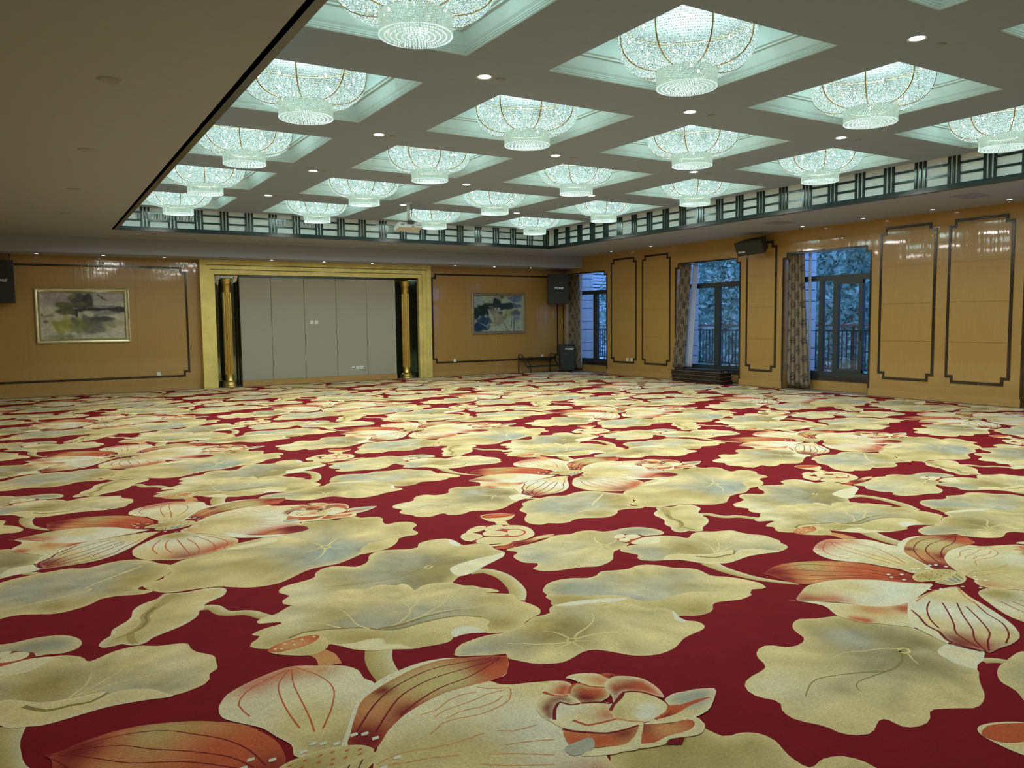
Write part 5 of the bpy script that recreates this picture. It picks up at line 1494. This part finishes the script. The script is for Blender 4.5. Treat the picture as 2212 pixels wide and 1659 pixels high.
def make_window(n, y0, y1, mull, sash=None):
    w = empty('window_%d' % n, (XF, (y0 + y1) / 2, 0))
    w['kind'] = 'structure'
    def P(mb, name, mat): return part(mb, name, mat, w)
    a, b = y0 - .02, y1 + .02
    P(MB().box(XF - .02, XF + .06, a, b, 0, .205), 'apron', M['wood'])
    P(MB().box(XF - .045, XF + .06, a, b, .205, .285), 'stone_sill', M['sill'])
    P(MB().box(XF, XF + .07, a, b, .285, .385), 'bottom_rail', M['winframe'])
    P(MB().box(XF, XF + .07, a, b, 2.245, 2.36), 'transom', M['winframe'])
    P(MB().box(XF, XF + .07, a, b, 2.845, 2.93), 'head', M['winframe'])
    P(MB().box(XF, XF + .07, a, a + .09, .385, 2.845), 'jamb', M['winframe'])
    P(MB().box(XF, XF + .07, b - .09, b, .385, 2.845), 'jamb', M['winframe'])
    P(MB().box(XF + .03, XF + .036, a + .09, b - .09, 2.36, 2.845), 'pane', M['glass'])
    edges = [a + .09]
    for (c, d) in mull:
        P(MB().box(XF - .01, XF + .08, c, d, .385, 2.245), 'mullion', M['winframe'])
        edges += [c, d]
    edges.append(b - .09)
    for k in range(0, len(edges), 2):
        if sash and k // 2 in sash.get('open', ()): continue
        P(MB().box(XF + .03, XF + .036, edges[k], edges[k + 1], .385, 2.245), 'pane', M['glass'])
    if sash:
        for (c, d) in sash['rails']:
            P(MB().box(XF - .012, XF + .03, c, d, .385, .45), 'sash_rail', M['winframe'])
            P(MB().box(XF - .012, XF + .03, c, d, 2.17, 2.245), 'sash_rail', M['winframe'])
        P(MB().box(XF - .03, XF - .012, 9.88, 9.905, 1.05, 1.25), 'sash_handle', M['blackmetal'])
    return w


make_window(1, 17.60, 19.70, [(18.44, 18.61)])
make_window(2, 12.75, 14.85, [(13.67, 13.82)])
make_window(3, 9.49, 11.55, [(9.86, 9.94), (10.42, 10.53), (10.78, 10.87)], dict(open=(0,), rails=[(9.86, 10.53)]))
make_window(4, 4.63, 6.73, [(5.60, 5.75)])


def curtain(name, x_top, x_bot, yt, yb, z0, z1, mat, label, folds, amp, seed, cat='curtain', group='window curtains'):
    rs = random.Random(seed)
    ph = [rs.random() * 6 for _ in range(4)]
    nu, nv = folds * 10, 26
    vs, uvs = [], []
    full = 1.7
    for j in range(nv + 1):
        v = j / nv
        for i in range(nu + 1):
            u = i / nu
            ya = yt[0] + (yb[0] - yt[0]) * v ** 1.2
            yc = yt[1] + (yb[1] - yt[1]) * v ** 1.2
            y = ya + (yc - ya) * u
            x = x_top + (x_bot - x_top) * v
            a = 2 * math.pi * folds * u
            x += amp * (math.sin(a + ph[0] + .5 * math.sin(3 * v + ph[1])) * (.55 + .45 * v) + .3 * math.sin(2 * a + ph[2] + 2 * v))
            y += amp * .35 * math.sin(2 * a + ph[3] + v)
            vs.append((x, y, z1 + (z0 - z1) * v + .012 * math.sin(a + ph[1]) * v))
            uvs.append((u * full * abs(yt[1] - yt[0]) / .27, (1 - v) * (z1 - z0) / .27))
    fs = [(j * (nu + 1) + i, j * (nu + 1) + i + 1, (j + 1) * (nu + 1) + i + 1, (j + 1) * (nu + 1) + i) for j in range(nv) for i in range(nu)]
    me = bpy.data.meshes.new(name)
    me.from_pydata(vs, [], fs)
    ul = me.uv_layers.new(name='UVMap')
    for p in me.polygons:
        p.use_smooth = True
        for li in p.loop_indices:
            ul.data[li].uv = uvs[me.loops[li].vertex_index]
    me.materials.append(mat)
    o = link(name, me)
    sd = o.modifiers.new('thickness', 'SOLIDIFY')
    sd.thickness = .003
    tag(o, label, cat, group)
    return o


curtain('damask_curtain', 13.88, 13.86, (11.50, 11.10), (11.50, 10.93), .06, 2.84, M['damask'], 'brown damask curtain hanging at the right window with the open sash', 5, .028, 1)
curtain('damask_curtain', 13.89, 13.70, (14.80, 14.42), (14.88, 14.45), .325, 2.84, M['damask'], 'brown damask curtain gathered onto the risers at the middle window', 6, .025, 2)
curtain('damask_curtain', 13.90, 13.88, (19.64, 19.08), (19.62, 19.04), .08, 2.84, M['damask'], 'brown damask curtain in the far corner behind the loudspeakers', 6, .028, 3)
curtain('damask_curtain', 13.90, 13.90, (6.70, 6.25), (6.71, 6.15), .06, 2.84, M['damask'], 'brown damask curtain at the right edge of the picture', 5, .028, 7)
curtain('sheer_curtain', 13.985, 13.97, (11.08, 11.02), (11.04, 10.98), .10, 2.84, M['sheer'], 'thin strip of white sheer curtain at the right window', 2, .015, 4, group='sheer curtains')
curtain('sheer_curtain', 13.97, 13.80, (14.44, 14.28), (14.62, 14.28), .33, 2.84, M['sheer'], 'white sheer curtain bunched beside the brown curtain at the middle window', 4, .018, 5, group='sheer curtains')
curtain('sheer_curtain', 13.985, 13.97, (19.12, 19.06), (19.12, 19.04), .10, 2.84, M['sheer'], 'thin strip of white sheer curtain in the far corner', 2, .015, 6, group='sheer curtains')

# ================================================================== OUTSIDE
struct(MB().box(XF + .06, 16.1, 2.0, 24.0, -.30, .02).build('balcony_slab', M['balcony']))


def stone_pier(x0, x1, y0, y1, label):
    t = empty('stone_pier', ((x0 + x1) / 2, (y0 + y1) / 2, 0))
    joints = [0.02, .20, .57, .825, 1.215, 1.465, 1.86, 2.105, 2.50, 2.75, 3.14, 3.4]
    part(MB().box(x0 + .02, x1 - .02, y0 + .02, y1 - .02, 0.02, 3.4), 'core', M['rail'], t)
    for a, b in zip(joints[:-1], joints[1:]):
        part(MB().box(x0, x1, y0, y1, a + .008, b - .008), 'block', M['stone'], t)
    tag(t, label, 'pier', 'stone piers outside')


stone_pier(XF + .15, 14.90, 11.60, 12.35, 'pale stone pier of coursed blocks outside the right window')
stone_pier(XF + .15, 14.62, 14.92, 15.9, 'pale stone pier of coursed blocks outside the middle window')
stone_pier(XF + .20, 14.83, 19.62, 20.6, 'broad pale stone pier outside the corner window')

t = empty('balcony_railing', (15.4, 13.0, 0))
MB().box(-.035, .035, -10, 11, 1.30, 1.345).build('handrail', M['handrail'], t)
MB().box(-.018, .018, -10, 11, 1.185, 1.22).build('upper_rail', M['rail'], t)
MB().box(-.018, .018, -10, 11, .335, .37).build('lower_rail', M['rail'], t)
m = MB()
y = -10.0
while y < 11:
    m.box(-.010, .010, y - .010, y + .010, .37, 1.19)
    y += .115
b_ = m.build('balusters', M['rail'], t)
b_['kind'] = 'stuff'
for y in range(-10, 12, 2):
    MB().box(-.022, .022, y - .022, y + .022, .02, 1.30).build('post', M['rail'], t)
tag(t, 'dark balcony railing with a brown handrail outside the windows', 'railing')

# trees
random.seed(8)


def leaf_cloud(n, rx, ry, rz, size, seed):
    rs = np.random.RandomState(seed)
    m_v, m_f = [], []
    d = rs.normal(size=(n, 3))
    d /= np.linalg.norm(d, axis=1)[:, None]
    rad = rs.uniform(.35, 1, n) ** .45
    lump = 1 + .22 * np.sin(d[:, 0] * 5 + seed) * np.sin(d[:, 1] * 6) + .18 * np.sin(d[:, 2] * 7 + 1)
    c = d * (rad * lump)[:, None] * np.array([rx, ry, rz])
    for i in range(n):
        a = Vector(rs.normal(size=3)).normalized()
        b = a.cross(Vector(rs.normal(size=3))).normalized()
        s = size * rs.uniform(.6, 1.3)
        p = Vector(c[i])
        k = len(m_v)
        m_v += [tuple(p - a * s), tuple(p + b * s * .45), tuple(p + a * s), tuple(p - b * s * .45)]
        m_f.append((k, k + 1, k + 2, k + 3))
    me = bpy.data.meshes.new('foliage')
    me.from_pydata(m_v, [], m_f)
    me.materials.append(M['leaf'])
    return me


clouds = [leaf_cloud(6500, 1.8, 1.8, 3.2, .12, s) for s in (1, 2, 3)]
TREES = [(18.6, 7.6), (18.7, 12.3), (18.6, 17.0), (18.8, 21.7), (23.2, 10.0), (23.4, 14.8), (23.2, 19.6), (23.5, 24.4), (28.2, 12.4), (28.0, 17.3), (28.2, 22.2), (28.1, 27.0)]
TLAB = [('front row', 'first'), ('front row', 'second'), ('front row', 'third'), ('front row', 'fourth'), ('middle row', 'first'), ('middle row', 'second'), ('middle row', 'third'), ('middle row', 'fourth'), ('back row', 'first'), ('back row', 'second'), ('back row', 'third'), ('back row', 'fourth')]
for n, (x, y) in enumerate(TREES):
    t = empty('tree', (x, y, -3.0))
    zc = 4.3 + 1.5 * (n // 4)
    link('foliage', clouds[n % 3], t, (0, 0, zc), n * 1.3)
    MB().tube([(0, 0, 0), (.1, .05, zc - 1), (-.1, .1, zc + 1.4)], [.2, .14, .05], 8).build('trunk', M['trunk'], t, smooth=True)
    for q in range(3):
        a = q * 2.1 + n
        MB().tube([(0, 0, zc - 1.2), (.7 * math.cos(a), .7 * math.sin(a), zc), (1.3 * math.cos(a), 1.3 * math.sin(a), zc + 1.2)], [.07, .05, .02], 6).build('branch', M['trunk'], t, smooth=True)
    tag(t, 'leafy tree beyond the balcony railing, %s of the %s from the right' % (TLAB[n][1], TLAB[n][0]), 'tree', 'trees beyond the balcony')
# wooded slope behind the trees
m = MB()
for j in range(25):
    for i in range(25):
        u, v = i / 24, j / 24
        m.v.append((22 + v * 20 + .6 * math.sin(u * 20), 2 + u * 26, -3 + v * 14 + .8 * math.sin(u * 13 + v * 9)))
for j in range(24):
    for i in range(24):
        q = j * 25 + i
        m.f.append((q, q + 1, q + 26, q + 25))
struct(m.build('wooded_slope', M['hill'], smooth=True))
# neighbouring building seen through the corner window
t = empty('neighbour_building', (24, 34, -3))
part(MB().box(19.5, 30, 31.5, 40, -3, 2.05), 'wall', M['house'], t)
part(MB().box(19.2, 30, 31.2, 40, 2.05, 2.25), 'cornice', M['house'], t)
m = MB()
for k in range(14):
    m.box(19.35, 30, 31.3, 31.5, 2.30 + k * .16, 2.41 + k * .16)
lv = part(m, 'roof_louvres', M['house'], t)
part(MB().box(19.5, 30, 31.6, 40, 2.25, 4.6), 'roof_wall', M['house'], t)
for k in range(20):
    part(MB().box(19.4 + k * .5, 19.6 + k * .5, 31.0, 31.3, 1.85, 2.05), 'dentil', M['house'], t)
for k in range(5):
    part(MB().box(19.48, 30, 31.47, 31.5, -1.5 + k * .7, -1.47 + k * .7), 'joint', M['rail'], t)
for k in range(3):
    wn = part(MB().box(20.6 + k * 2.6, 21.5 + k * 2.6, 31.45, 31.5, -.3, 1.2), 'window', M['winframe'], t)
tag(t, 'pale neighbouring building with a louvred roof seen through the corner window', 'building')
